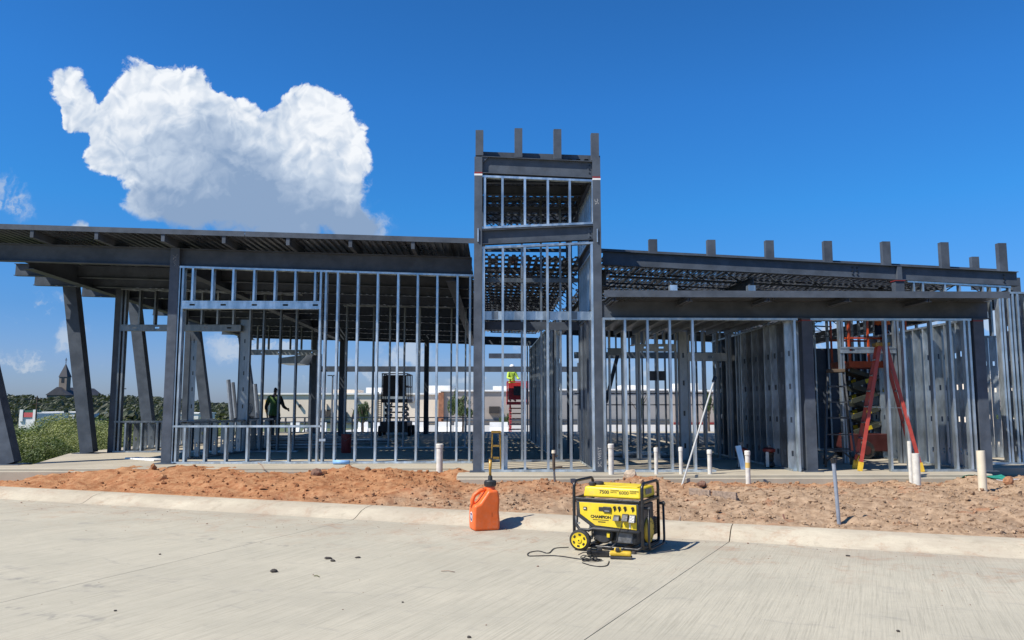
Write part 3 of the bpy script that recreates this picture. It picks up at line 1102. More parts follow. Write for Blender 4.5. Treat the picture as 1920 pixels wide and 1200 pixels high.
for px, dx in ((443, 0.26), (350, 0.16)):
    g = MB()
    xx = X(px, Y2)
    g.box(xx, xx + dx, Y2 + 0.09, Y2 + 0.093, S, zH(600 if px == 443 else 640))
    g.box(xx - 0.002, xx, Y2 + 0.05, Y2 + 0.20, S, zH(600 if px == 443 else 640))
    o = g.build('box_column', GALV_SHADE, w2)
    k = MB()
    for py in (640, 672, 700, 730, 762, 800):
        k.box(xx + dx * 0.45, xx + dx * 0.45 + 0.028, Y2 + 0.086, Y2 + 0.0895, zH(py) - 0.05, zH(py) + 0.05)
    k.build('knockout', DARKG, o)
# low pony wall running back, its webs seen edge on
xw = X(222, Y2) + 0.1
pw = wall(bld, (xw, Y2 + 0.2), (xw + 0.35, 26.0), S + 0.003, zH(792), mt=GALV_SHADE)
for k in range(14):
    y = Y2 + 0.35 + 0.406 * k
    stud(pw, xw + 0.35 * (y - Y2) / 5.6, y, S + 0.006, zH(793), 0.152, R(90), True, mt=GALV_SHADE)
pw2 = wall(bld, (X(378, 18.6), 17.6), (X(466, 20), 22.0), S + 0.003, Z(787, 20), mt=GALV_SHADE)
for k in range(11):
    t = (k + 0.4) / 11
    stud(pw2, X(378, 18.6) + (X(466, 20) - X(378, 18.6)) * t, 17.6 + 4.4 * t, S + 0.006, Z(788, 20), 0.152, R(60), True, mt=GALV_SHADE)
# partition in the middle of the left wing
Y3 = 22.2
w3 = wall(bld, (X(640, Y3), Y3), (X(886, Y3), Y3), S + 0.003, (zD(-3) - 0.5, zD(-1) - 0.5), mt=GALV_SHADE, label='inner partition of shade-toned studs behind the front wall')
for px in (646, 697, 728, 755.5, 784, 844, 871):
    stud(w3, X(px, Y3), Y3, S + 0.006, zD(X(px, Y3)) - 0.51, mt=GALV_SHADE)
# rear wall with header
Y4 = 29.0
w4 = wall(bld, (X(463, Y4), Y4), (X(600, Y4), Y4), S + 0.003, Z(640, Y4) + 0.9, mt=GALV_SHADE, bottom=True)
punched('header', w4, X(463, Y4), X(598, Y4), Y4 - 0.08, Z(666, Y4), Z(657, Y4), [X(p, Y4) for p in (490, 522, 555, 585)], GALV_SHADE)
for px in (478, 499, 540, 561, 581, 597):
    stud(w4, X(px, Y4), Y4, Z(656, Y4), Z(640, Y4) + 0.89, mt=GALV_SHADE)
w5 = wall(bld, (-9.6, 34.6), (-0.8, 34.6), S + 0.003, Z(782, 34.6), mt=GALV_SHADE, label='low rear wall of short studs')
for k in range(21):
    stud(w5, -9.4 + 0.41 * k, 34.6, S + 0.006, Z(782, 34.6) - 0.004, mt=GALV_SHADE)

# ---- entry tower -------------------------------------------------------------------
YTB = 16.85
xtl, xtr = X(895, YT), X(1122.5, YT)
ztt = Z(296, YT)                                    # top of the tower beam
for (x, lab) in ((xtl, 'left column of the entry tower'), (xtr, 'right column of the entry tower')):
    g = MB()
    hss(g, (x, YT, S), (x, YT, ztt), 0.145)
    c = g.build('column', STEEL, bld)
    c['label'] = lab
    zb = Z(329, YT) if x < 0.5 else Z(336, YT)
    e = 0.0745
    MB().box(x - e, x + e, YT - e, YT + e, zb + 0.012, zb + 0.045).build('red_band', RED, c)
    MB().box(x - e, x + e, YT - e, YT + e, zb - 0.022, zb + 0.012).build('white_band', WHITEP, c)
    MB().box(x - 0.01, x + 0.01, YT - 0.095, YT - 0.0735, Z(455, YT), Z(430, YT)).build('clip', GALV, c)
    MB().box(x - 0.13, x + 0.13, YT - 0.13, YT + 0.13, S + 0.001, S + 0.018).build('base_plate', STEEL, c)
    g = MB()
    hss(g, (x, YTB, S), (x, YTB, ztt - 0.05), 0.145)
    g.build('column', STEEL, bld)
    g = MB().ibeam((x, YT + 0.08, ztt - 0.02), (x, YTB - 0.08, ztt - 0.02), 0.12, 0.26)
    g.build('beam', STEEL, bld)
    g = MB().ibeam((x, YT + 0.08, Z(438, YT)), (x, YTB - 0.08, Z(438, YT)), 0.12, 0.26)
    g.build('beam', STEEL, bld)
    if x > 0.5:
        text('chalk_mark', '3C WEST', 0.088, CHALK, c, Vector((x, YT - 0.0745, Z(857, YT))) - wloc(c), (math.pi / 2, R(-90), 0))
        text('chalk_mark', '3C', 0.09, CHALK, c, Vector((x, YT - 0.0745, Z(379, YT))) - wloc(c), (math.pi / 2, R(-100), 0))
xi0, xi1 = xtl + 0.0725, xtr - 0.0725


def tbeam(pyl, pyr, d, name, y=YT):
    zl, zr = Z(pyl, YT), Z(pyr, YT)
    b = MB().ibeam((xi0 - 0.01, y, zl), (xi1 + 0.01, y, zr), 0.13, d, 0.012, 0.010).build('beam', STEEL, bld)
    b['label'] = name
    for k in range(3):
        MB().lathe([(0.016, 0), (0.016, 0.014)], (xi1 - 0.05, y - 0.02, zr - 0.07 - k * 0.075), 8, 'y').build('bolt', BLACK, b)
    MB().box(xi1 - 0.09, xi1 - 0.005, y - 0.012, y - 0.0055, zr - d + 0.03, zr - 0.03).build('shear_plate', STEEL, b)
    return b


tb1 = tbeam(294.5, 302.5, 0.32, 'top beam of the entry tower')
MB().prism([(xi0, YT - 0.04, Z(294.5, YT) - 0.013), (xi0 + 0.12, YT - 0.04, Z(294.5, YT) - 0.013), (xi0 + 0.012, YT - 0.04, Z(294.5, YT) - 0.12)], (0, -0.006, 0)).build('gusset', STEEL, tb1)
tb2 = tbeam(432.5, 422, 0.27, 'middle beam of the entry tower')
# corner posts and parapet posts on the tower
for px, pt, pb_ in ((899, 246, 294), (972, 242, 296.5), (1045, 243, 299), (1115, 250, 302)):
    x = X(px, YT, 270)
    MB().box(x - 0.072, x + 0.072, YT - 0.06, YT + 0.06, Z(pb_, YT) - 0.004 + (0.008 if 950 < px < 1080 else 0.012), Z(pt, YT)).build('parapet_post', STEEL, bld)
MB().prism([(xtl + 0.08, YT + 0.14, Z(291, YT)), (xtr + 0.1, YT + 0.14, Z(297, YT)), (xtr + 0.1, YT + 0.14, Z(286, YT)), (xtl + 0.08, YT + 0.14, Z(280, YT))], (0, 0.02, 0)).build('parapet_channel', STEEL, bld)
MB().box(xtr - 0.15, xtr + 0.02, YT + 0.35, YT + 0.5, ztt + 0.02, Z(280, YT)).build('parapet_post', STEEL, bld)
deck('roof_deck', xtl - 0.05, xtr + 0.12, YT + 0.1, YTB + 2.9, lambda x: ztt - 0.02, (YT + 2.6, YT + 3.2, YT + 3.8, YT + 4.4, YT + 5.0), label='roof deck of the entry tower', gapw=0.22)
for k, y in enumerate((YT + 0.9, YT + 1.8)):
    MB().ibeam((xi0, y, ztt - 0.03), (xi1, y, ztt - 0.03), 0.1, 0.2).build('beam', STEEL, bld)
TOWER_JOISTS = True
for x in (xtl, xtr):
    g = MB().ibeam((x, YTB + 0.08, ztt - 0.02), (x, YTB + 2.8, ztt - 0.02), 0.12, 0.30)
    g.build('beam', STEEL, bld)
    g = MB()
    hss(g, (x, YTB + 2.8, S), (x, YTB + 2.8, ztt - 0.03), 0.145)
    g.build('column', STEEL, bld)
for z in (4.95, 5.45):
    MB().bar((xtl + 0.08, YTB + 2.8, z), (xtr - 0.08, YTB + 2.8, z), 0.08, 0.08).build('rail', STEEL, bld)


def bar_joist(x0, x1, y, z, zslope=0.0, d=0.40, n=None):
    """open web joist: two chords and zigzag rods, top chord at z"""
    g = MB()
    zz = lambda x: z + (x - x0) * zslope
    for s_ in (-0.022, 0.022):
        g.bar((x0, y + s_, zz(x0) - 0.02), (x1, y + s_, zz(x1) - 0.02), 0.03, 0.035)
        g.bar((x0 + 0.3, y + s_, zz(x0 + 0.3) - d), (x1 - 0.3, y + s_, zz(x1 - 0.3) - d), 0.03, 0.035)
    n = n or max(4, int((x1 - x0) / 0.45))
    for k in range(n):
        xa, xb = x0 + (x1 - x0) * k / n, x0 + (x1 - x0) * (k + 1) / n
        a = (xa, y, zz(xa) - 0.038) if k % 2 == 0 else (xa, y, zz(xa) - d + 0.018)
        b = (xb, y, zz(xb) - d + 0.018) if k % 2 == 0 else (xb, y, zz(xb) - 0.038)
        g.bar(a, b, 0.022, 0.022)
    return g.build('bar_joist', STEEL, bld)


for y in (YTB - 0.2, YTB + 0.45, YTB + 1.05, YTB + 1.65, YTB + 2.25):
    bar_joist(xi0 + 0.02, xi1 - 0.02, y, ztt - 0.03, 0, 0.32, 6)
# tower front studs
xs_t = [906, 942.5, 984, 1027, 1069.5, 1111.5]
tw = wall(bld, (xi0, YT), (xi1, YT), S + 0.003, (Z(464, YT), Z(453.5, YT)), 0.10, label='lower stud wall filling the entry tower front')
for i, px in enumerate(xs_t):
    x = X(px, YT, 700)
    zt_ = Z(464, YT) + (Z(453.5, YT) - Z(464, YT)) * (x - xi0) / (xi1 - xi0) - 0.004
    stud(tw, x - 0.02, YT, S + 0.006, zt_, 0.10)
MB().box(xi0, xi1, YT + 0.054, YT + 0.058, Z(599, YT), Z(583, YT)).build('backing_strap', GALV, tw)
for a, b in ((0.18, 0.30), (0.60, 0.75), (1.12, 1.25), (1.6, 1.75), (2.0, 2.1)):
    MB().box(xi0 + a, min(xi0 + b, xi1 - 0.01), YT + 0.0525, YT + 0.0538, Z(598, YT), Z(583.5, YT)).build('lap_plate', GALV_SHADE, tw)
tu = wall(bld, (xi0, YT), (xi1, YT), S, (Z(330, YT), Z(337, YT)), 0.10, bottom=False, label='upper stud panel of the entry tower front')
zl0, zl1 = Z(430, YT), Z(420, YT)
b = track((xi0, YT, zl0), (xi1, YT, zl1), 0.10, GALV)
b.build('sill', GALV, tu)
for i, px in enumerate((909, 942, 984, 1027, 1068, 1111)):
    x = X(px, YT, 380)
    f_ = (x - xi0) / (xi1 - xi0)
    stud(tu, x - 0.02, YT, zl0 + (zl1 - zl0) * f_ + 0.003, Z(330, YT) + (Z(337, YT) - Z(330, YT)) * f_ - 0.004, 0.10)
# tower rear wall
tr_ = wall(bld, (xtl + 0.08, YTB), (xtr - 0.08, YTB), S + 0.003, Z(372, YTB), 0.10, mt=GALV_SHADE, label='rear stud wall of the entry tower')
for px in (978.5, 1015, 1051.5, 1088):
    stud(tr_, X(px, YTB, 700) - 0.02, YTB, S + 0.006, Z(372, YTB) - 0.004, 0.10, mt=GALV_SHADE)
for (pa, pb_, d_) in ((604, 619, 0.15), (522, 530, 0.08)):
    MB().box(xtl + 0.08, xtr - 0.08, YTB - 0.062, YTB - 0.054, Z(pb_, YTB), Z(pa, YTB)).build('rail', STEEL if d_ > 0.1 else GALV_SHADE, tr_)
MB().box(xtl + 0.075, xtr - 0.075, YTB + 0.16, YTB + 0.30, Z(392, YTB), Z(384, YTB)).build('beam', STEEL, bld)
# right side wall of the tower and the long wall that carries it back into the building
ts = wall(bld, (xtr - 0.02, YT + 0.14), (xtr - 0.02, YTB - 0.14), Z(583, YT + 0.4), Z(470, YT + 0.3), 0.10)
for k in range(7):
    stud(ts, xtr - 0.02, YT + 0.25 + 0.36 * k, Z(583, YT + 0.4) + 0.004, Z(470, YT + 0.3) - 0.004, 0.10, R(90))
ts2 = wall(bld, (xtr - 0.02, YT + 0.14), (xtr - 0.02, YTB - 0.14), Z(438, YT), Z(340, YT), 0.10)
for k in range(7):
    stud(ts2, xtr - 0.02, YT + 0.25 + 0.36 * k, Z(438, YT) + 0.004, Z(340, YT) - 0.004, 0.10, R(90))
ts3 = wall(bld, (xtr - 0.03, YT + 0.14), (xtr - 0.03, YTB - 0.14), S + 0.003, Z(610, YTB), 0.10)
for k in range(6):
    stud(ts3, xtr - 0.03, YT + 0.7 + 0.36 * k, S + 0.006, Z(610, YTB) - 0.004, 0.10, R(90), mt=(GALV_SHADE, STEEL)[k % 2])
xi = 1.42
lw = wall(bld, (xi, YTB + 0.15), (xi - 0.15, 27.0), S + 0.003, Z(618, YTB) + 0.3, 0.10, label='long inner stud wall running back from the tower')
for k in range(25):
    y = YTB + 0.25 + 0.406 * k
    stud(lw, xi - 0.15 * (y - YTB) / 10, y, S + 0.006, Z(618, YTB) + 0.296, 0.10, R(90), True, mt=(GALV, GALV_SHADE, STEEL, GALV, GALV_SHADE)[k % 5])
lw2 = wall(bld, (0.2, 27.2), (1.27, 27.2), S + 0.003, Z(640, 27.2), 0.10, mt=GALV_SHADE)
for k in range(4):
    stud(lw2, 0.98 + 0.085 * k, 27.2, S + 0.006, Z(640, 27.2) - 0.01, 0.10, mt=GALV_SHADE)
lt = wall(bld, (xtl + 0.02, YT + 0.14), (xtl + 0.02, YTB - 0.14), S + 0.003, Z(440, YT), 0.10, mt=GALV_SHADE)
for k in range(5):
    stud(lt, xtl + 0.02, YT + 0.45 + 0.45 * k, S + 0.006, Z(440, YT) - 0.004, 0.10, R(90), mt=GALV_SHADE)
for k in range(24):                                  # joists of the hall seen through the tower
    y = YTB + 0.7 + 0.6 * k
    bar_joist(-0.42, 2.0, y, zD(0) - 0.03, -SL, 0.30, 7)

# ---- right wing --------------------------------------------------------------------
xr0, xr1 = X(1130, YB, 480), X(1906, YB, 520)
zRt = lambda x: Z(473, YB) + (Z(505.5, YB) - Z(473, YB)) * (x - X(1205, YB)) / (X(1905, YB) - X(1205, YB))
rb = MB().ibeam((xr0, YB, zRt(xr0)), (xr1, YB, zRt(xr1)), 0.16, 0.31).build('beam', STEEL, bld)
rb['label'] = 'long sloping roof beam of the right wing'
for px, n in ((1614, 2), (1902, 1)):
    for r_ in range(n):
        for k in range(3):
            x = X(px - 4 + 9 * r_, YB)
            MB().lathe([(0.02, 0), (0.02, 0.018)], (x, YB - 0.022, zRt(x) - 0.085 - 0.075 * k), 8, 'y').build('bolt', BLACK, rb)
x = X(1697, YB)
MB().box(x - 0.05, x + 0.05, YB - 0.075, YB - 0.006, zRt(x) - 0.30, zRt(x) - 0.02).build('stiffener', STEEL, rb)
for px, pt in ((1224, 448), (1333, 448.5), (1442, 449), (1551, 449.5), (1660, 450), (1769, 451), (1877, 452)):
    x = X(px, YB, 470)
    MB().box(x - 0.088, x + 0.088, YB - 0.06, YB + 0.06, zRt(x) - 0.002, Z(pt, YB)).build('parapet_post', STEEL, bld)
x = X(1826, YB + 2.5, 480)
MB().box(x - 0.09, x + 0.09, YB + 2.44, YB + 2.56, 4.4, Z(478, YB + 2.5)).build('parapet_post', STEEL, bld)
MB().prism([(xr0, YB + 0.22, zRt(xr0)), (xr1 - 0.1, YB + 0.22, zRt(xr1)), (xr1 - 0.1, YB + 0.22, zRt(xr1) + 0.10), (xr0, YB + 0.22, zRt(xr0) + 0.10)], (0, 0.012, 0)).build('parapet_channel', STEEL, bld)
zRd = lambda x: zRt(x) + 0.02
deck('roof_deck', xr0 + 0.1, xr1, YB + 0.3, 32, zRd, [YB + 0.9 + 0.72 * k for k in range(18)], label='fluted roof deck over the right wing', gapw=0.24)
for k in range(9):
    y = YB + 1.1 + 1.5 * k
    bar_joist(xr0, xr1 - 0.05, y, zRd(xr0) - 0.012, (zRd(xr1) - zRd(xr0)) / (xr1 - xr0), 0.36)
MB().ibeam((xr0, 32, zRd(xr0) - 0.02), (xr1, 32, zRd(xr1) - 0.02), 0.16, 0.4).build('beam', STEEL, bld)
for (xx, y1) in ((xr0 + 0.08, 31.9), (5.6, 31.9), (xr1 - 0.1, 31.9)):
    MB().ibeam((xx, YB + 0.1, zRd(xx) - 0.40), (xx, y1, zRd(xx) - 0.40), 0.16, 0.36).build('beam', STEEL, bld)
# clerestory studs under the beam at the right end
cl = wall(bld, (X(1712, YB), YB), (X(1908, YB), YB), Z(555, YB), (zRt(X(1712, YB)) - 0.314, zRt(xr1) - 0.314), 0.10, bottom=False)
for px in (1724, 1741, 1783, 1811, 1855, 1887, 1905):
    x = X(px, YB)
    stud(cl, x - 0.02, YB, Z(560, YB), zRt(x) - 0.32, 0.10)
# canopy over the right front
YC = 13.42
xc0, xc1 = X(1133, YC, 550), X(1893, YC, 550)
zc0, zc1 = Z(556, YC), Z(543.5, YC)
can = MB().box(xc0, xc1, YC - 0.006, YC + 0.006, zc0, zc1)
can.box(xc0, xc1, YC + 0.006, YC + 0.06, zc1 - 0.006, zc1)
canopy = can.build('canopy', STEEL, bld)
canopy['label'] = 'thin flat canopy along the right front'
g = MB()
n = int((xc1 - xc0 - 0.2) / 0.20)
g.box(xc0 + 0.1, xc1 - 0.02, YC + 0.06, YR + 0.12, zc0 + 0.03, zc0 + 0.036)
for k in range(n):
    xx = xc0 + 0.12 + 0.2 * k
    g.box(xx, xx + 0.09, YC + 0.06, YR + 0.12, zc0 + 0.0365, zc0 + 0.075)
g.build('canopy_deck', DECKM, canopy)
for px in (1153, 1293, 1441, 1591, 1742):
    xx = X(px, YC, 558)
    g = MB()
    for s_ in (-1, 1):
        g.box(*sorted((xx + s_ * 0.012, xx + s_ * 0.018)), YC + 0.02, YR, zc0 - 0.065, zc0 - 0.002)
        g.box(*sorted((xx + s_ * 0.018, xx + s_ * 0.06)), YC + 0.02, YR, zc0 - 0.065, zc0 - 0.059)
        g.box(*sorted((xx + s_ * 0.018, xx + s_ * 0.06)), YC + 0.02, YR, zc0 - 0.008, zc0 - 0.002)
    g.build('bracket', STEEL, canopy)
for px in (1273, 1424):
    xx = X(px, YR)
    MB().box(xx - 0.068, xx + 0.068, YR + 0.2, YR + 0.33, zc0, Z(530, YR)).build('stub_post', GALV, canopy)
xx = X(1697, YR + 0.6)
o = MB().box(xx - 0.085, xx + 0.085, YR + 0.55, YR + 0.7, zc0, Z(525, YR + 0.6)).build('stub_post', STEEL, canopy)
MB().box(xx - 0.10, xx + 0.10, YR + 0.53, YR + 0.72, Z(525, YR + 0.6) + 0.001, Z(524, YR + 0.6) + 0.006).build('red_band', RED, o)
# front porch beam and columns
xb0, xb1 = xtr + 0.075, X(1855, YR, 580)
zb1, zb0 = Z(562, YR), Z(595.5, YR)
pb2 = MB().ibeam((xb0, YR + 0.06, zb1), (xb1, YR + 0.06, zb1), 0.17, zb1 - zb0).build('beam', STEEL, bld)
pb2['label'] = 'dark front beam under the right canopy'
for px in (1514, 1836):
    x = X(px, YR + 0.05, 720)
    g = MB()
    hss(g, (x, YR + 0.05, S), (x, YR + 0.05, zb0), 0.19)
    c = g.build('column', STEEL, bld)
    MB().box(x - 0.17, x + 0.17, YR - 0.12, YR + 0.22, S + 0.001, S + 0.016).build('base_plate', STEEL, c)
    MB().box(x - 0.0965, x + 0.0965, YR - 0.0465, YR + 0.1465, zb0 - 0.05, zb0 - 0.03).build('red_band', RED, c)
    MB().box(x - 0.006, x + 0.006, YR + 0.2, YR + 0.35, zb0 + 0.0, zb1 - 0.02).build('stiffener', STEEL, c)
# bay one
xA, xB = X(1132, YR), X(1500, YR)
r1 = wall(bld, (xA, YR), (xB, YR), S + 0.003, zb0 - 0.002, 0.10, bottom=False, label='front stud wall of the first right bay, open on its right half')
b = track((xA, YR, S + 0.003), (X(1338, YR), YR, S + 0.003), 0.10)
b.build('sill', GALV, r1)
for px in (1133, 1173, 1215.5, 1257.5, 1300.5, 1497):
    stud(r1, X(px, YR, 740) - 0.02, YR, S + 0.006, zb0 - 0.006, 0.10, rev=px == 1497)
zcl = zb0 + 0.02
for k in range(8):                                   # ceiling joists of bay one, running back
    xx = xA + 0.25 + 0.406 * k
    MB().box(xx, xx + 0.04, YR + 0.15, YR + 3.0, zcl - 0.06, zcl + 0.03).build('ceiling_joist', GALV_SHADE, bld)
MB().box(xA + 0.02, xB - 0.14, YR + 0.16, YR + 3.0, zcl + 0.033, zcl + 0.045).build('ceiling_panel', DECKM, bld)
r1r = wall(bld, (xB - 0.06, YR + 0.08), (xB - 0.06, YR + 5.2), S + 0.003, zb0 - 0.002, 0.152, label='side stud wall with slotted webs right of the first bay')
for k in range(14):
    stud(r1r, xB - 0.06, YR + 0.28 + 0.37 * k, S + 0.006, zb0 - 0.006, 0.152, R(90), True, mt=(GALV, GALV_SHADE, GALV, GALV, GALV_SHADE)[k % 5])
Y6 = 17.3
r6 = wall(bld, (X(1140, Y6), Y6), (xB - 0.2, Y6), S + 0.003, zb0 + 0.4, 0.10, mt=GALV_SHADE, label='back wall of the first right bay with door headers')
punched('header', r6, X(1195, Y6), X(1268, Y6), Y6 - 0.06, Z(658, Y6), Z(645, Y6), [X(p, Y6) for p in (1213, 1241)], GALV_SHADE)
punched('header', r6, X(1140, Y6), X(1165, Y6), Y6 - 0.06, Z(665, Y6), Z(653, Y6), [], GALV_SHADE)
punched('header', r6, X(1290, Y6), X(1364, Y6), Y6 - 0.06, Z(676, Y6), Z(662, Y6), [X(p, Y6) for p in (1333,)], GALV_SHADE)
for px in (1142, 1166, 1172, 1193, 1198, 1232, 1267, 1273, 1291, 1321, 1345, 1364, 1370, 1388):
    stud(r6, X(px, Y6), Y6, S + 0.006, zb0 + 0.39, 0.10, mt=GALV_SHADE)
for px in (1208, 1245):
    stud(r6, X(px, Y6), Y6, Z(644, Y6), zb0 + 0.39, 0.10, mt=GALV_SHADE)
o = MB().box(X(1275, Y6), X(1289, Y6), Y6 - 0.06, Y6 - 0.056, S, zb0 + 0.3).build('box_column', GALV_SHADE, r6)
k_ = MB()
for py in (666, 718, 775, 836):
    k_.box(X(1280, Y6), X(1283.5, Y6), Y6 - 0.0635, Y6 - 0.0605, Z(py, Y6) - 0.055, Z(py, Y6) + 0.055)
k_.build('knockout', DARKG, o)
MB().box(X(1219, Y6), X(1250, Y6), Y6 + 0.08, Y6 + 0.11, Z(713, Y6), Z(695, Y6)).build('rail', STEEL, r6)
Y7 = 23.5
r7 = wall(bld, (2.4, Y7), (8.2, Y7), S + 0.003, 4.0, 0.10, mt=GALV_SHADE)
for px in (1135, 1155, 1180, 1204, 1229, 1247, 1285, 1306, 1318, 1340, 1352, 1376, 1400, 1424):
    stud(r7, X(px, Y7), Y7, S + 0.006, 3.99, 0.10, mt=GALV_SHADE)
b = MB().box(2.4, 8.2, Y7 - 0.06, Y7 - 0.055, Z(672, Y7), Z(660, Y7)).build('rail', GALV_SHADE, r7)
for py in (737, 758):
    MB().box(2.4, 8.2, Y7 - 0.064, Y7 - 0.06, Z(py + 2, Y7), Z(py, Y7)).build('rail', STEEL, r7)
MB().bar((X(1136, 21), 21, Z(755, 21)), (X(1160, 21), 21, Z(663, 21)), 0.09, 0.09, (0, 1, 0)).build('brace', STEEL, bld)
# bay two
xD, xE = X(1524, YR), X(1828, YR)
r2 = wall(bld, (xD, YR), (xE, YR), S + 0.003, zb0 - 0.002, 0.10, bottom=False, label='front stud wall of the second right bay')
b = track((X(1664, YR), YR, S + 0.003), (xE, YR, S + 0.003), 0.10)
b.build('sill', GALV, r2)
for px in (1664, 1698, 1750, 1786, 1813, 1822):
    stud(r2, X(px, YR, 740) - 0.02, YR, S + 0.006, zb0 - 0.006, 0.10)
r2r = wall(bld, (xE + 0.02, YR + 0.2), (xE + 0.02, YR + 4.0), S + 0.003, zb0 - 0.002, 0.152, label='side stud wall with slotted webs at the right end')
for k in range(10):
    stud(r2r, xE + 0.02, YR + 0.35 + 0.38 * k, S + 0.006, zb0 - 0.006, 0.152, R(90), k % 3 != 1, mt=GALV)
r2b = wall(bld, (xE + 0.24, YR + 0.5), (xE + 0.24, YR + 4.0), S + 0.003, zb0 - 0.002, 0.152, mt=GALV_SHADE)
for k in range(10):
    stud(r2b, xE + 0.24, YR + 0.52 + 0.38 * k, S + 0.006, zb0 - 0.006, 0.152, R(90), True, mt=GALV_SHADE)
r1b = wall(bld, (xB + 0.16, YR + 0.4), (xB + 0.16, YR + 5.2), S + 0.003, zb0 - 0.002, 0.152, mt=GALV_SHADE)
for k in range(13):
    stud(r1b, xB + 0.16, YR + 0.50 + 0.37 * k, S + 0.006, zb0 - 0.006, 0.152, R(90), False, mt=GALV_SHADE)
r2l = wall(bld, (xD + 0.18, YR + 0.6), (xD + 0.18, YR + 5.2), S + 0.003, zb0 - 0.002, 0.152, mt=GALV_SHADE)
for k in range(11):
    stud(r2l, xD + 0.18, YR + 0.75 + 0.40 * k, S + 0.006, zb0 - 0.006, 0.152, R(90), True, mt=GALV_SHADE)
Y8 = 16.2
r8 = wall(bld, (X(1576, Y8), Y8), (X(1690, Y8), Y8), S, zb0 + 0.3, 0.10, bottom=False, mt=GALV_SHADE)
punched('header', r8, X(1577, Y8), X(1682, Y8), Y8 - 0.06, Z(661, Y8), Z(650, Y8), [X(1600, Y8), X(1655, Y8)], GALV_SHADE)
for px in (1577, 1582, 1681, 1687):
    stud(r8, X(px, Y8), Y8, S + 0.006, zb0 + 0.29, 0.10, mt=GALV_SHADE)
Y9 = 21.0
r9 = wall(bld, (6.3, Y9), (12.0, Y9), S + 0.003, 4.0, 0.10, mt=GALV_SHADE)
for px in (1390, 1412, 1444, 1468, 1494, 1530, 1555, 1583, 1592, 1602, 1615, 1627, 1645, 1662, 1680, 1700, 1725):
    stud(r9, X(px, Y9), Y9, S + 0.006, 3.99, 0.10, mt=GALV_SHADE)
for py in (619, 629):
    pass
    MB().box(X(1400, Y9), X(1700, Y9), Y9 - 0.058, Y9 - 0.054, Z(py + 1.6, Y9), Z(py, Y9)).build('rail', STEEL, r9)
MB().box(X(1392, Y9), X(1790, Y9), Y9 + 0.06, Y9 + 0.075, S + 0.02, Z(652, Y9)).build('shade_sheet', STEEL, r9)  # dark sheet added behind the studs to stand in for the bay's deep shade
# far right wing
YX = 15.9
rx = wall(bld, (X(1852, YX), YX), (X(1990, YX), YX), S + 0.003, Z(545, YX), 0.152, label='outer stud wall beyond the right corner')
for px in (1877, 1883, 1895, 1902, 1911, 1928, 1950, 1972):
    stud(rx, X(px, YX, 700), YX, S + 0.006, Z(545, YX) - 0.004, 0.152, 0, px in (1895, 1911))
rx2 = wall(bld, (X(1843, 18), 18.0), (X(1990, 18), 18.0), S + 0.003, Z(628, 18), 0.152, mt=GALV_SHADE)
for k in range(9):
    stud(rx2, X(1848, 18) + 0.19 * k, 17.9, S + 0.006, Z(628, 18) - 0.004, 0.152, R(62), True, mt=GALV_SHADE)
stud(rx2, X(1856, 17, 600), 17.0, Z(628, 17), 4.2, 0.10, mt=GALV_SHADE)
g = MB()
hss(g, (X(1916, YB + 0.6), YB + 0.6, S), (X(1916, YB + 0.6), YB + 0.6, Z(518, YB + 0.6)), 0.19)
g.build('column', STEEL, bld)
for px in (1520, 1836):
    g = MB()
    hss(g, (X(px, 23), 23, S), (X(px, 23), 23, zRd(8) - 0.4), 0.16)
    g.build('column', STEEL, bld)

# ================================================================== BACKGROUND
def leaf(g, r_, c, r, n, s, lo=0.55):
    for _ in range(n):
        while True:
            v = Vector((r_.uniform(-1, 1), r_.uniform(-1, 1), r_.uniform(-1, 1)))
            if 0.05 < v.length < 1:
                break
        v = v.normalized() * (lo + (1 - lo) * r_.random() ** 0.6)
        p = Vector(c) + Vector((v.x * r[0], v.y * r[1], v.z * r[2]))
        a = (v.normalized() + Vector((r_.gauss(0, 1), r_.gauss(0, 1), r_.gauss(0, 1))) * 0.38).normalized()
        b = a.orthogonal().normalized()
        c2 = a.cross(b)
        k = s * r_.uniform(0.6, 1.4)
        g.add([p - b * k * 0.5, p + c2 * k * 0.28 + a * k * 0.1, p + b * k * 0.5, p - c2 * k * 0.28 + a * k * 0.1], [(0, 1, 2, 3)])


def crown_mesh(name, m, seed, lobes, n, s, spread=(1, 1, 1)):
    g = MB()
    r_ = random.Random(seed)
    for k in range(lobes):
        c = Vector((r_.gauss(0, 0.46) * spread[0], r_.gauss(0, 0.46) * spread[1], r_.uniform(-0.5, 0.72) * spread[2]))
        q = r_.uniform(0.16, 0.40)
        leaf(g, r_, c, (q * spread[0], q * spread[1], q * r_.uniform(0.7, 1.5) * spread[2]), int(n / lobes * (q / 0.28) ** 2), s)
    return g.mesh(name, m)


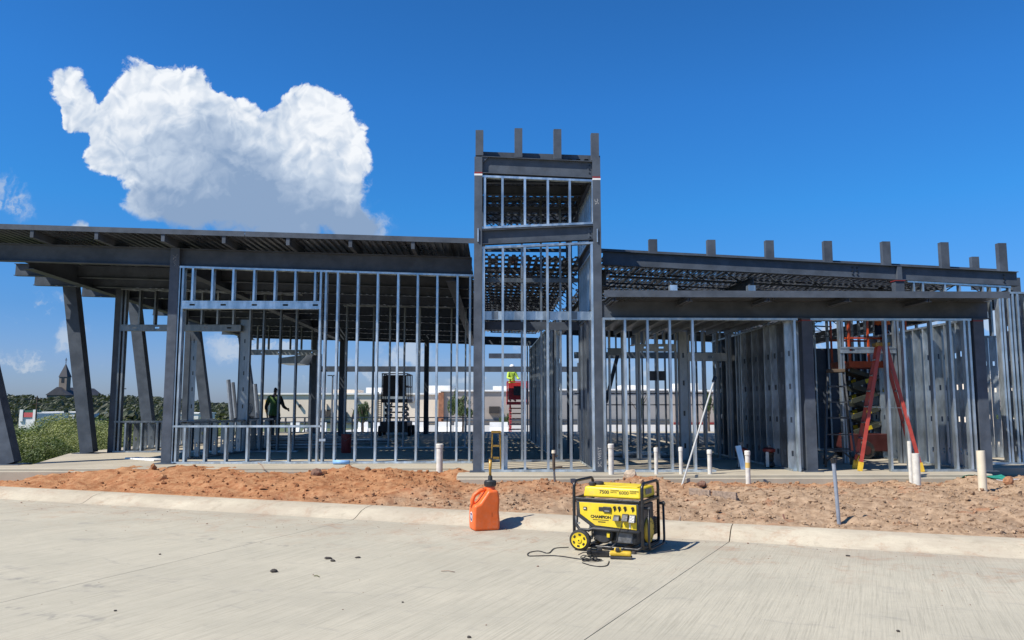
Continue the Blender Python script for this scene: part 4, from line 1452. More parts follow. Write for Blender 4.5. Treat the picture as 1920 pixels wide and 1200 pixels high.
# bushes beside the left patio
bush_me = [crown_mesh('bush_leaves', LEAFB, 20, 30, 10000, 0.05), crown_mesh('bush_leaves', LEAFB2, 21, 22, 6500, 0.075), crown_mesh('bush_leaves', LEAFB, 22, 40, 12000, 0.04, (1, 1, 1.25))]
stem = MB()
for k in range(7):
    a = k * 0.9
    stem.tube([(0, 0, 0), (0.15 * math.cos(a), 0.15 * math.sin(a), 0.5), (0.45 * math.cos(a), 0.45 * math.sin(a), 1.3)], [0.03, 0.02, 0.008], 5)
stem_me = stem.mesh('stems', BARK)
bushes = [(55, 23, 1.3, 815), (92, 25, 1.2, 822), (132, 27, 1.6, 806), (62, 31, 2.2, 788), (108, 33, 1.7, 800), (150, 31, 1.9, 782), (195, 32, 1.8, 795),
          (30, 37, 2.0, 786), (78, 39, 1.9, 792), (118, 41, 2.4, 768), (165, 44, 2.2, 782), (215, 42, 2.0, 786), (250, 48, 2.2, 780), (345, 50, 2.0, 784), (390, 52, 2.2, 780), (15, 28, 1.9, 802), (290, 46, 2.2, 787), (430, 60, 2.4, 785)]
blab = ['large olive bush just right of the first leaning column foot', 'low loose bush midway between the first two leaning columns', 'leafy bush right against the foot of the second leaning column',
        'rounded bush behind the large olive bush by the first leaning column', 'bushy middle of the thicket below the distant church', 'bush half hidden behind the second leaning column',
        'bush between the second leaning column and the upright square column', 'small far bush beside the first leaning column below the red sign', 'bush in front of the shop with the red sign',
        'tallest bush of the thicket, rising below the church roof', 'far bush just left of the second leaning column', 'bush behind the low pony wall of the left patio', 'bush seen under the header right of the square column',
        'bush behind the left window sill beside the boxed jamb', 'bush behind the left window near the leaning tubes', 'bush at the left edge partly hidden by the first leaning column', 'bush seen beside the front left corner column', 'farthest bush, left of the beige store end']
for i, (px, Y, r_, py) in enumerate(bushes):
    c = at(px, py, Y)
    gz = hter(c.x, Y)
    t = thing('bush', blab[i], 'bush', (c.x, Y, gz), i * 1.3, 'bushes in the thicket left of the building')
    hb = c.z - gz
    o = obj('foliage', bush_me[i % 3], t, (0, 0, hb * 0.50))
    o.scale = (r_ * 0.95, r_ * 0.95, hb * (0.46, 0.46, 0.40)[i % 3])
    o = obj('stems', stem_me, t, (0, 0, -0.1))
    o.scale = (1.2, 1.2, 1.3)
for i in (0, 1, 2):
    pass
# long pale grass blade by the slab edge
# wooded hill far left
g = MB()
r_ = random.Random(5)
for _ in range(5200):
    x = r_.uniform(-330, -75)
    y = r_.uniform(185, 425)
    px, py = 925 + x / y * F, 0
    if px < -120 or px > 500 or (82 < px < 160 and y > 385):
        continue
    z = hter(x, y)
    h = r_.uniform(2.0, 4.6) * (0.8 if px > 400 else 0.88 if 82 < px < 160 else 1)
    q = r_.uniform(1.6, 3.0)
    leaf(g, r_, (x, y, z + h * 0.62), (q, q, h * 0.5), 9, 2.1, 0.4)
tag(g.build('woodland', LEAFD), 'dark wooded hillside far behind the left end of the building', None, None, 'stuff')

# church
YCH = 395.0
c = at(120, 742, YCH)
k = F / YCH
ch = thing('church', 'distant grey church with a pointed spire and cross rising above the wooded hill', 'church', (c.x, YCH, hter(c.x, YCH)))


def chx(px):
    return at(px, 700, YCH).x


def chz(py):
    return at(121, py, YCH).z


w_ = (128 - 114) / k / 2
MB().box(c.x - w_, c.x + w_, YCH - w_, YCH + w_, hter(c.x, YCH), chz(707)).build('tower', STONEW, ch)
MB().add([(c.x - w_ * 1.15, YCH - w_ * 1.15, chz(707)), (c.x + w_ * 1.15, YCH - w_ * 1.15, chz(707)), (c.x + w_ * 1.15, YCH + w_ * 1.15, chz(707)), (c.x - w_ * 1.15, YCH + w_ * 1.15, chz(707)), (c.x, YCH, chz(681))],
         [(0, 1, 4), (1, 2, 4), (2, 3, 4), (3, 0, 4), (3, 2, 1, 0)]).build('spire', SLATE, ch)
MB().box(c.x - 0.12, c.x + 0.12, YCH - 0.12, YCH + 0.12, chz(681.5), chz(671)).box(c.x - 0.55, c.x + 0.55, YCH - 0.1, YCH + 0.1, chz(675.5), chz(674.5)).build('cross', SLATE, ch)
MB().box(c.x - w_ * 0.4, c.x + w_ * 0.4, YCH - w_ - 0.05, YCH - w_ + 0.05, chz(718), chz(709)).build('belfry_opening', DARKG, ch)
rf = MB()
rf.add([(chx(100), YCH - 6, chz(741)), (chx(141), YCH - 6, chz(741)), (chx(121), YCH - 6, chz(726)), (chx(100), YCH + 30, chz(741)), (chx(141), YCH + 30, chz(741)), (chx(121), YCH + 30, chz(726))],
       [(0, 1, 2), (5, 4, 3), (0, 2, 5, 3), (1, 4, 5, 2), (0, 3, 4, 1)])
rf.build('roof', SLATE, ch)
MB().box(chx(102), chx(139), YCH - 5.5, YCH + 29.5, hter(c.x, YCH), chz(741)).build('wall', STONEW, ch)

# low shop with the red sign at the foot of the hill
YSH = 170.0
a, b = at(36, 780, YSH), at(71, 780, YSH)
sh = thing('shop', 'small white shop with a red sign and green roof at the hill foot', 'shop', (a.x, YSH, hter(a.x, YSH)))
zs = lambda py: at(50, py, YSH).z
MB().box(a.x, b.x, YSH, YSH + 12, hter(a.x, YSH) - 1, zs(775)).build('wall', WHITEP, sh)
MB().box(a.x + 0.2, a.x + 0.9, YSH - 0.3, YSH - 0.01, zs(790), zs(768)).build('pier', WHITEP, sh)
MB().box(b.x - 0.9, b.x - 0.2, YSH - 0.3, YSH - 0.01, zs(790), zs(768)).build('pier', WHITEP, sh)
MB().box(a.x + 0.95, b.x - 0.95, YSH - 0.2, YSH - 0.01, zs(782), zs(773.5)).build('sign_panel', mat('sign_red', (0.55, 0.10, 0.10), 0.6), sh)
MB().box(a.x + 0.95, b.x - 0.95, YSH - 0.1, YSH + 3, zs(773.4), zs(769.5)).build('roof', GREENR, sh)
# long low white roofs between the trees
for (pa, pb_, py, Y) in ((72, 160, 774, 190), (330, 372, 776, 170)):
    a, b = at(pa, py, Y), at(pb_, py, Y)
    t = thing('long_shed', 'long low pale shed behind the bushes on the %s of the leaning columns' % ('left' if pa < 200 else 'right'), 'shed', (a.x, Y, hter(a.x, Y)))
    MB().box(a.x, b.x, Y, Y + 10, hter(a.x, Y) - 0.5, a.z).build('wall', WHITEP, t)
    MB().box(a.x - 0.2, b.x + 0.2, Y - 0.2, Y + 10.2, a.z + 0.01, a.z + 0.25).build('roof', WHITEP, t)
# power line
poles = []
for i, (px, py, Y) in enumerate(((70, 742, 150), (-260, 735, 130), (520, 748, 190))):
    c = at(px, py, Y)
    t = thing('power_pole', ('tall wooden power pole with crossarms behind the bushes', 'power pole of the same line further left', 'power pole of the same line behind the stores')[i], 'power pole', (c.x, Y, hter(c.x, Y)), 0, 'power poles along the far road')
    MB().tube([(c.x, Y, hter(c.x, Y)), (c.x, Y, c.z)], [0.16, 0.1], 6).build('pole', BARK, t)
    for dz in (0.6, 1.5):
        MB().box(c.x - 1.2, c.x + 1.2, Y - 0.06, Y + 0.06, c.z - dz - 0.08, c.z - dz).build('crossarm', BARK, t)
    k_ = MB()
    for dx in (-1.1, -0.5, 0.5, 1.1):
        k_.lathe([(0.07, 0), (0.09, 0.1), (0.05, 0.22)], (c.x + dx, Y, c.z - 0.6), 6)
    k_.build('insulators', WHITE, t)
    poles.append(c)
for clab, dx, dz in (('upper left cable strung between the distant power poles', -1.1, -0.4), ('upper right cable strung between the distant power poles', 1.1, -0.4), ('lowest of the three cables strung between the distant power poles', 0.0, -1.4)):
    g = MB()
    for (a, b) in ((poles[1], poles[0]), (poles[0], poles[2])):
        pts = []
        for k_ in range(11):
            t = k_ / 10
            p = a.lerp(b, t)
            pts.append((p.x + dx, p.y, p.z + dz - 2.2 * 4 * t * (1 - t) * 0.5))
        g.tube(pts, 0.035, 4)
    tag(g.build('power_cable', BLACK), clab, 'cable', 'cables of the distant power line')

# street light in front of the hill, left
c = at(225, 729, 70)
t = thing('lamp_post', 'slim pale lamp post seen through the left window opening', 'lamp post', (c.x, 70, hter(c.x, 70)))
MB().tube([(c.x, 70, hter(c.x, 70)), (c.x, 70, c.z)], [0.09, 0.05], 8).build('pole', WHITEP, t)
MB().box(c.x - 0.05, c.x + 0.5, 69.9, 70.1, c.z - 0.04, c.z + 0.06).build('lamp_head', GREYP, t)
c = at(624, 704.5, 60)
t = thing('lot_light', 'parking lot light with a flat bar of two heads above the beige store', 'lot light', (c.x, 60, hter(0, 60)))
MB().tube([(c.x, 60, hter(0, 60)), (c.x, 60, c.z)], [0.09, 0.06], 8).build('pole', GREYP, t)
for s_ in (-1, 1):
    MB().box(*sorted((c.x + s_ * 0.03, c.x + s_ * 0.38)), 59.9, 60.1, c.z - 0.02, c.z + 0.05).build('lamp_head', BLACK, t)

# retail stores behind
YS = 112.0
zS = lambda py, Y=YS: at(925, py, Y).z


def store(label, pa, pb_, ptop, m, Y, extra=()):
    a, b = at(pa, 760, Y).x, at(pb_, 760, Y).x
    z0 = hter(0, Y) - 0.3
    t = thing('store_building', label, 'store', ((a + b) / 2, Y, z0))
    MB().box(a, b, Y, Y + 25, z0, zS(ptop + 3, Y)).build('wall', m, t)
    MB().box(a - 0.25, b + 0.25, Y - 0.3, Y + 25.3, zS(ptop + 3, Y) + 0.002, zS(ptop, Y)).build('parapet_cap', WHITEP, t)
    for (kind, x0, x1, y0, y1, mm) in extra:
        xa, xb = at(x0, 760, Y).x, at(x1, 760, Y).x
        dpt = 1.2 if kind == 'wedge' else 0.4
        if kind == 'roof_unit':
            MB().box(xa, xb, Y + 6, Y + 12, zS(ptop, Y) - 0.1, zS(y0, Y)).build(kind, mm, t)
        elif kind == 'wedge':  # black wedge set against the store wall
            za, zb = zS(y0, Y), zS(y1, Y)
            MB().prism([(xa, Y - 0.02, za), (xa, Y - 1.8, zb), (xa, Y - 0.02, zb)], (xb - xa, 0, 0)).build(kind, mm, t)
        else:
            MB().box(xa, xb, Y - dpt, Y - 0.01, zS(y1, Y), zS(y0, Y)).build(kind, mm, t)
    return t


st = store('long beige stucco store with a white roof edge behind the left wing', 474, 826, 737, BEIGE, YS,
           [('pier', 474, 481, 744, 790, BRICKC), ('roof_unit', 570, 578, 724, 0, WHITEP), ('roof_unit', 608, 655, 729, 0, BEIGE), ('roof_unit', 673, 722, 725, 0, WHITEP),
            ('roof_unit', 788, 842, 721, 0, WHITEP), ('wedge', 603, 622, 768, 782, BLACK), ('wedge', 663, 690, 768, 785, BLACK), ('door', 644, 651, 772, 790, DARKG),
            ('wall_lamp', 552, 554, 748, 752, BLACK), ('wall_lamp', 561, 564, 758, 764, BLACK), ('wall_lamp', 630, 632, 758, 764, BLACK), ('wall_lamp', 668, 671, 746, 755, BLACK), ('wall_sign', 763, 776, 745, 753, PIPEG),
            ('downpipe', 499, 500.5, 750, 772, YELLOWD), ('downpipe', 612.5, 613.5, 757, 780, BEIGE), ('base_band', 474, 826, 790, 793, STEEL)])
g = MB()
for s_ in (710, 716):
    xx = at(s_, 760, YS).x
    g.box(xx - 0.06, xx + 0.06, YS - 0.5, YS - 0.4, zS(790), zS(735))
for k in range(13):
    g.box(at(710, 760, YS).x, at(716, 760, YS).x, YS - 0.48, YS - 0.42, zS(789 - 4 * k), zS(788 - 4 * k))
g.build('roof_ladder', BLACK, st)
store('taupe store with a darker brick pier next to the beige store', 826.2, 1012, 731, TAUPE, YS - 1.0,
      [('pier', 822, 832, 736, 790, BRICKC), ('roof_unit', 840, 852, 722, 0, SILVER), ('roof_unit', 924, 960, 722, 0, WHITEP), ('wedge', 917, 937, 762, 775, BLACK), ('base_band', 828, 1010, 786, 789, STEEL)])
store('pale grey store wall seen between the studs of the right wing', 1012.2, 1262, 729, GREYW, YS + 4,
      [('roof_unit', 1180, 1230, 720, 0, WHITEP), ('base_band', 1012, 1262, 786, 789, STEEL)])
store('grey brown store farthest to the right behind the studs', 1262.2, 1480, 731, TAUPE, YS + 2,
      [('roof_unit', 1290, 1330, 716, 0, WHITEP), ('base_band', 1262, 1480, 792, 796, RED)])
store('cream store end beyond the right corner of the building', 1872, 2050, 706, BEIGE, 90, [('roof_unit', 1920, 1980, 690, 0, WHITEP)])
# white barriers along the lot
for i, (pa, pb_, py, Y) in enumerate(((672, 690, 795, 62), (696, 712, 797, 58), (771, 796, 796, 60), (822, 846, 795, 62), (852, 872, 796, 62), (918, 952, 795, 60), (596, 612, 798, 58), (545, 562, 798, 58))):
    a, b = at(pa, py, Y), at(pb_, py, Y)
    o = MB().prism([(a.x, Y - 0.3, 0), (a.x, Y - 0.12, 0.35), (a.x, Y - 0.08, 0.75), (a.x, Y + 0.08, 0.75), (a.x, Y + 0.12, 0.35), (a.x, Y + 0.3, 0)], (b.x - a.x, 0, 0))
    o.v = [(v[0], v[1], v[2] + hter(0, Y) + 0.06) for v in o.v]
    tag(o.build('concrete_barrier', WHITEP), ('white barrier behind the small round tree', 'white barrier just right of the small round tree', 'white barrier right beside the dark brown lift', 'white barrier under the dark brick pier', 'white barrier in front of the leafy tree left of the tower', 'white barrier seen through the tower left of the red lift', 'white barrier below the left black awning', 'white barrier farthest left, beside the pale hydrant')[i], 'barrier', 'white barriers across the lot')
# dark rail fence and wheel stops
# trees
tree_me = [crown_mesh('crown', LEAFT, 60 + k, 16, 3600, 0.12) for k in range(2)]
trunk = MB().tube([(0, 0, 0), (0.03, 0.02, 0.8), (0, 0, 1.6), (0.05, 0, 2.4)], [0.09, 0.075, 0.06, 0.02], 7)
for k in range(5):
    a = k * 1.3
    trunk.tube([(0, 0, 1.2 + 0.2 * k), (0.4 * math.cos(a), 0.4 * math.sin(a), 1.8 + 0.2 * k), (0.75 * math.cos(a), 0.75 * math.sin(a), 2.3 + 0.2 * k)], [0.035, 0.025, 0.01], 5)
trunk_me = trunk.mesh('trunk', BARK)
trees = [(868, 728, 58, 22, 'leafy tree left of the tower in front of the taupe store'), (681, 752, 52, 17, 'small round tree in front of the beige store ladder'),
         (1200, 722, 50, 8, 'narrow columnar tree behind the first right bay'), (1328, 728, 50, 8, 'slim tree beside the leaning white pole in the background'),
         (1890, 735, 48, 26, 'dark tree behind the studs at the far right'), (1345, 730, 60, 14, 'pale green tree behind the back wall of the first right bay'), (945, 775, 70, 12, 'low dark shrub tree under the black awning')]
for i, (px, py, Y, wpx, lab) in enumerate(trees):
    c = at(px, py, Y)
    gz = hter(0, Y) + 0.04
    t = thing('tree', lab, 'tree', (c.x, Y, gz), i * 0.8, 'trees in the lot behind')
    H = c.z - gz
    rx_ = wpx / F * Y
    o = obj('crown', tree_me[i % 2], t, (0, 0, H * 0.62))
    o.scale = (rx_ * 0.95, rx_ * 0.95, H * 0.40)
    o = obj('trunk', trunk_me, t, (0, 0, -0.05))
    o.scale = (1, 1, H * 0.3)
# rear canopy frame
YK = 37.5
a, b, c = at(545, 690, YK), at(592, 690, YK), at(890, 697, YK)
zk = lambda py: at(700, py, YK).z
t = thing('rear_canopy_frame', 'separate steel canopy frame with a wide pale end beam standing behind the building', 'canopy frame', (b.x, YK, hter(0, YK)))
MB().box(b.x - 0.25, b.x + 0.25, YK - 0.2, YK + 0.2, hter(0, YK), zk(664)).build('column', STEEL, t)
MB().box(b.x + 0.26, 4.2, YK - 0.12, YK + 0.12, zk(697), zk(687)).build('beam', STEEL, t)
MB().prism([(a.x, YK - 2.2, zk(686)), (a.x, YK - 2.2, zk(677)), (b.x + 0.1, YK - 2.2, zk(670)), (b.x - 0.26, YK - 2.2, zk(686))], (0, 1.9, 0)).build('end_beam', GALV_SHADE, t)
MB().box(4.0, 4.4, YK - 0.2, YK + 0.2, hter(0, YK), zk(680)).build('column', STEEL, t)
c2_ = at(915, 655, YK)
MB().box(at(916, 660, YK).x, at(982, 660, YK).x, YK + 2, YK + 2.5, zk(666), zk(657)).build('fascia_beam', STEEL, t)
# bundle of thin leaning tubes
for i, (p0, p1, Y) in enumerate((((438, 790), (428, 712), 31.5), ((447, 790), (436, 717), 31.8), ((487, 790), (478, 720), 32.2))):
    a, b = at(*p0, Y), at(*p1, Y)
    g = MB().tube([(a.x, Y, S), (b.x, Y, b.z)], 0.085, 8)
    tag(g.build('leaning_pipe', PIPEG), ('grey tube leaning left, the left one of the close pair by the rear columns', 'grey tube leaning left, right one of the close pair by the rear columns', 'lone grey tube leaning left behind the worker')[i], 'pipe', 'tubes leaning at the back of the left wing')

# ================================================================== SITE OBJECTS
# capped pipes standing out of the ground
pipes = [(824, 832, 888, 15.0, 12, True, WHITE, 'white capped pipe standing in the clay left of the tower'),
         (1146, 832, 886, 13.72, 10, True, WHITE, 'white capped pipe right beside the right tower column'),
         (1230.5, 839, 884, 13.75, 7, True, WHITE, 'thin white capped pipe, second from the tower column'),
         (1277, 838, 886, 13.75, 7, True, WHITE, 'thin white capped pipe at the foot of the leaning pole'),
         (1331, 843, 886, 13.75, 8, True, WHITE, 'thin white capped pipe just right of the last front stud'),
         (1403, 845, 907, 13.25, 9, True, WHITE, 'white capped pipe with a yellow stain standing in front of the slab'),
         (1708.5, 827, 900, 13.45, 7.5, False, WHITE, 'slender white open pipe right behind a thicker one'),
         (1720, 850, 918, 12.95, 14, False, WHITE, 'short thick white open pipe in front of the red ladder'),
         (1844, 845, 935, 12.25, 15, False, CREAMP, 'cream thick pipe standing in front of the right end of the slab')]
for (px, pt, pb_, Y, w, cap, m, lab) in pipes:
    a, b = at(px, pb_, Y), at(px, pt, Y)
    r = w / F * Y / 2
    zb = S if (13.62 < Y < 14) else hdirt(a.x, Y, False) - 0.08
    t = thing('drain_pipe', lab, 'pipe', (a.x, Y, zb), 0, 'plastic pipes standing along the slab')
    g = MB()
    if cap:
        g.lathe([(r, 0), (r, b.z - zb - 0.03)], (a.x, Y, zb), 16)
    else:
        g.lathe([(r, 0), (r, b.z - zb), (r * 0.86, b.z - zb), (r * 0.86, b.z - zb - 0.15)], (a.x, Y, zb), 16)
    smooth_shade(g.build('pipe', m, t), 30)
    if cap:
        smooth_shade(MB().lathe([(r * 1.18, b.z - 0.075 - zb), (r * 1.18, b.z - 0.012 - zb), (r * 1.0, b.z - zb)], (a.x, Y, zb), 16).build('cap', m, t), 30)
    if px == 1403:
        MB().lathe([(r * 1.008, Z(878, Y) - zb), (r * 1.008, Z(868, Y) - zb)], (a.x, Y, zb), 16).build('stain', mat('yellow_glue', (0.62, 0.42, 0.12), 0.6), t)

# steel stake by the kerb
a, b = at(1574, 990, 9.75), at(1563, 868, 9.75)
t = thing('ground_stake', 'grey steel stake driven upright into the clay right behind the kerb', 'stake', (a.x, a.y, hdirt(a.x, a.y, False) - 0.1))
p0 = Vector((a.x, a.y, hdirt(a.x, a.y, False) - 0.1))
MB().tube([p0, b], 0.023, 10).build('rod', PIPEG, t)
MB().tube([b, b + (b - p0).normalized() * 0.05], 0.032, 10).build('cap', BLACK, t)
# leaning pole
a, b = at(1278, 897, 13.40), at(1338, 716, 14.05)
a.z = hdirt(a.x, 13.4, False) - 0.02
PIPEL = mat('pale_grey_pole', (0.45, 0.45, 0.43), 0.4, 0, 0.12, 9)
t = thing('leaning_pole', 'long thin white pole leaning on the studs of the first right bay', 'pole', tuple(a))
MB().tube([a, b], 0.016, 8).build('pole', PIPEL, t)
MB().tube([b, b + (b - a).normalized() * 0.10], 0.035, 8).build('hook', BLACK, t)
# boulder and lumps
def lump(name, label, cat, px, py, Y, wpx, hpx, m, seed, z=None, group=None, n1=7, n2=5, rough=0.16):
    c = at(px, py, Y)
    w, h = wpx / F * Y / 2, hpx / F * Y / 2
    g = rock_mesh('r', m, seed, n1, n2, rough)
    zz = (hdirt(c.x, Y, False) if z is None else z) + h * 0.6
    g.v = [(v[0] * w, v[1] * w * 0.8, v[2] * h) for v in g.v]
    o = g.build(name, m)
    o.location = (c.x, Y, zz)
    return tag(o, label, cat, group)


PALE = mat('pale_limestone', (0.50, 0.40, 0.29), 0.9, 0, 0.25, 8, 0.5, 25)
BROWNC = mat('brown_clay_lump', (0.20, 0.11, 0.075), 0.95, 0, 0.3, 12, 0.6, 30)
DARKC = mat('dark_earth_clod', (0.05, 0.042, 0.036), 0.95, 0, 0.3, 20, 0.6, 40)
lump('boulder', 'pale rounded boulder on the clay heap behind the generator', 'rock', 1182, 888, 13.2, 27, 24, PALE, 1)
lump('boulder', 'brown clay lump on the spoil heap behind the left kerb', 'rock', 593, 890, 14.3, 22, 18, BROWNC, 2)
lump('boulder', 'dark angular stone lying at the slab face by the pipe with a yellow stain', 'rock', 1440, 908, 13.2, 14, 10, DARKC, 3)
lump('boulder', 'orange clay lump at the right end of the slab', 'rock', 1891, 914, 12.6, 20, 18, mat('orange_lump', (0.38, 0.18, 0.09), 0.95, 0, 0.3, 10, 0.6, 25), 4)
lump('boulder', 'flat tan clay lump right of the broken board', 'rock', 1316, 912, 12.6, 18, 12, BROWNC, 6)
for i, (px, py, wpx, hpx) in enumerate(((514, 1073, 13, 8), (624, 1053, 9, 6), (616, 1048, 14, 5), (671, 1046, 12, 3), (1590, 1043, 9, 3), (1684, 1185, 7, 5), (216, 1146, 6, 3), (880, 1196, 8, 5), (755, 1130, 5, 3), (300, 1040, 5, 3))):
    c = on(px, py, 0)
    lump('earth_clod', ('largest dark earth clod lying on the pavement left of the jerry can', 'small dark earth clod just above right of the largest one')[i] if i < 2 else ('', '', 'flat smear of dark earth left of the clod pair', 'thin dark sliver of earth right of the clod pair', 'small flat crumb on the pavement below the steel stake', 'dark crumb at the lower right edge of the pavement', 'dark crumb alone on the far left pavement', 'dark crumb at the lower edge of the pavement in the middle', 'tiny crumb below the green twig', 'tiny crumb near the left kerb')[i], 'clod', px, py, c.y, wpx, hpx, DARKC, 30 + i, 0.0, 'crumbs of earth on the pavement', 6, 4, 0.25)
# pebbles of dirt on the pavement
g = MB()
r_ = random.Random(17)
for k in range(300):
    if k < 230:
        p = kp(r_.uniform(-9, 7), -abs(r_.gauss(0, 0.8)))
    else:
        p = kp(r_.uniform(-9, 7), r_.uniform(-6, 0))
    s_ = r_.uniform(0.0015, 0.005) + (0.005 if r_.random() < 0.06 else 0)
    b = rk[k % 6]
    g.add([(p.x + v[0] * s_ * 1.4, p.y + v[1] * s_ * 1.4, s_ * 0.4 + v[2] * s_ * 0.7) for v in b.v], b.f)
tag(g.build('pavement_grit', BROWNC), 'fine crumbs of soil scattered over the pavement', None, None, 'stuff')
# twigs and leaves
for i, (px, py, ln) in enumerate(((594, 1080, 0.06), (840, 1071, 0.13))):
    c = on(px, py, 0.006)
    g = MB().tube([(c.x - ln / 2, c.y + 0.02, 0.004), (c.x, c.y, 0.012), (c.x + ln / 2, c.y - 0.03, 0.005)], 0.004, 5)
    tag(g.build('twig', mat('twig_green', (0.12, 0.12, 0.04), 0.9) if i == 0 else WOOD), ('short green twig on the pavement right of the dark clod', 'thin brown twig on the pavement below the jerry can')[i], 'twig')
# broken board
a, b = at(1293, 930, 11.9), at(1382, 950, 11.2)
t = thing('broken_board', 'weathered split board half buried in the clay right of the generator', 'board', tuple(a))
zz = lambda p, d=0: hdirt(p.x, p.y, False) + 0.045 + d
pm = a.lerp(b, 0.45)
MB().bar((a.x, a.y, zz(a)), (pm.x, pm.y, zz(pm, 0.0)), 0.035, 0.11).build('plank', WOOD, t, bevel=0.004)
MB().bar((pm.x + 0.03, pm.y - 0.05, zz(pm, -0.005)), (b.x, b.y, zz(b, 0.01)), 0.035, 0.12).build('plank', WOOD, t, bevel=0.004)
for i, (p0, p1) in enumerate((((1305, 915), (1345, 935)), ((1468, 950), (1540, 985)), ((1150, 905), (1185, 893)), ((500, 866), (520, 880)), ((300, 893), (330, 884)), ((1235, 965), (1275, 950)))):
    a, b = on(*p0, 0.28), on(*p1, 0.28)
    a.z, b.z = hdirt(a.x, a.y, False) + 0.03, hdirt(b.x, b.y, False) + 0.03
    if p0[0] == 500:
        a, b = at(484, 868, 15.2), at(496, 881, 14.9)
    m_ = a.lerp(b, 0.5) + Vector((0, 0, 0.03))
    tag(MB().tube([a, m_, b], 0.011, 6).build('root', WOOD if i != 1 else mat('rust_root', (0.16, 0.07, 0.05), 0.9)),
        ('thin root over the broken board', 'long dark root slanting across the clay left of the steel stake', 'dark stick lying behind the generator handle', 'reddish stick standing against the left slab face', 'pale twig on the clay before the corner column', 'bent root on the clay right of the generator')[i], 'root')
# green sheet at the right end of the slab
g = MB()
a = at(1828, 925, 12.9)
b = at(1880, 905, 13.45)
for j in range(5):
    for i in range(9):
        u, v = i / 8, j / 4
        x = a.x + (b.x - a.x) * u
        y = 13.05 + 0.42 * v
        g.v.append((x, y, hdirt(x, y, False) + 0.05 + 0.10 * v * u + 0.03 * noise.noise((u * 5, v * 4, 1))))
for j in range(4):
    for i in range(8):
        g.f.append((j * 9 + i, j * 9 + i + 1, (j + 1) * 9 + i + 1, (j + 1) * 9 + i))
        g.mi.append(0)
o = g.build('plastic_sheet', TARP)
o.modifiers.new('thick', 'SOLIDIFY').thickness = 0.004
tag(o, 'crumpled green plastic sheet at the right end of the slab', 'sheet')
a, b = at(246, 862, 18.0), at(300, 866, 17.2)
tag(MB().bar((a.x, 18.0, S + 0.018), (b.x, 17.2, S + 0.020), 0.28, 0.03).build('loose_board', WHITEP), 'pale board lying on the left patio beside the corner column', 'board')
# pipe lying at far right
a = at(1868, 903, 13.9)
tag(MB().tube([(a.x + 0.02, 13.95, a.z), (a.x + 3, 13.75, a.z - 0.02)], 0.05, 12).build('lying_pipe', PIPEG, smooth=True), 'grey plastic pipe lying beside the right end of the slab', 'pipe')
# capped water riser in front of the tower
a = at(1041, 896, 13.3)
zb = hdirt(a.x, 13.3, False) - 0.05
t = thing('water_riser', 'dark water riser with a side valve standing in front of the tower', 'water valve', (a.x, 13.3, zb))
zt_ = at(1041, 843, 13.3).z
MB().tube([(a.x, 13.3, zb), (a.x - 0.02, 13.3, zb + 0.3)], 0.018, 8).build('riser', GREYP, t)
MB().tube([(a.x - 0.02, 13.3, zb + 0.3), (a.x - 0.025, 13.3, zt_ - 0.06)], 0.024, 8).build('valve_body', BARK, t)
MB().tube([(a.x - 0.03, 13.3, zt_ - 0.3), (a.x + 0.12, 13.28, zt_ - 0.28)], 0.016, 8).build('side_outlet', BARK, t)
MB().lathe([(0.035, 0), (0.03, 0.05)], (a.x - 0.025, 13.3, zt_ - 0.06), 10).build('cap', CREAMP, t)
MB().bar((a.x - 0.025, 13.3, zt_ - 0.12), (a.x + 0.05, 13.3, zt_ - 0.10), 0.02, 0.02).build('handle', BARK, t)
# wrapped pipe risers
for i, (px, Y) in enumerate(((1391, 15.15), (1443, 15.15))):
    a = at(px, 877, Y)
    t = thing('wrapped_riser', ('pipe riser wrapped in black film with a red collar, left of the two', 'pipe riser wrapped in black film with a red collar, right of the two')[i], 'pipe riser', (a.x, Y, S), 0, 'wrapped pipe risers in the first right bay')
    g = MB()
    rr_ = random.Random(i)
    g.lathe([(0.085 + rr_.uniform(-0.02, 0.02), 0.001 + k * 0.04) for k in range(8)], (a.x, Y, S), 14)
    g.build('black_wrap', BLACKF, t)
    smooth_shade(MB().lathe([(0.06, 0.283), (0.115, 0.30), (0.12, 0.35), (0.06, 0.38)], (a.x, Y, S), 16).build('red_collar', RED, t), 30)
    MB().lathe([(0.04, 0.381), (0.04, 0.48 if i == 0 else 0.42)], (a.x, Y, S), 12).build('pipe', GREYP, t)
    MB().box(a.x - 0.1, a.x - 0.04, Y - 0.10, Y - 0.09, S + 0.02, S + 0.30).build('tape', WHITE, t)
a, b = at(1414, 882, 14.7), at(1407, 836, 14.7)
tag(MB().bar((a.x - 0.0, 14.7, S), (b.x - 0.02, 14.75, b.z), 0.10, 0.05, (0, 1, 0)).build('stud_offcut', GALV), 'loose bent stud offcut standing left of the wrapped risers', 'metal offcut')
bpy.data.objects['stud_offcut'].location.x -= 0.20
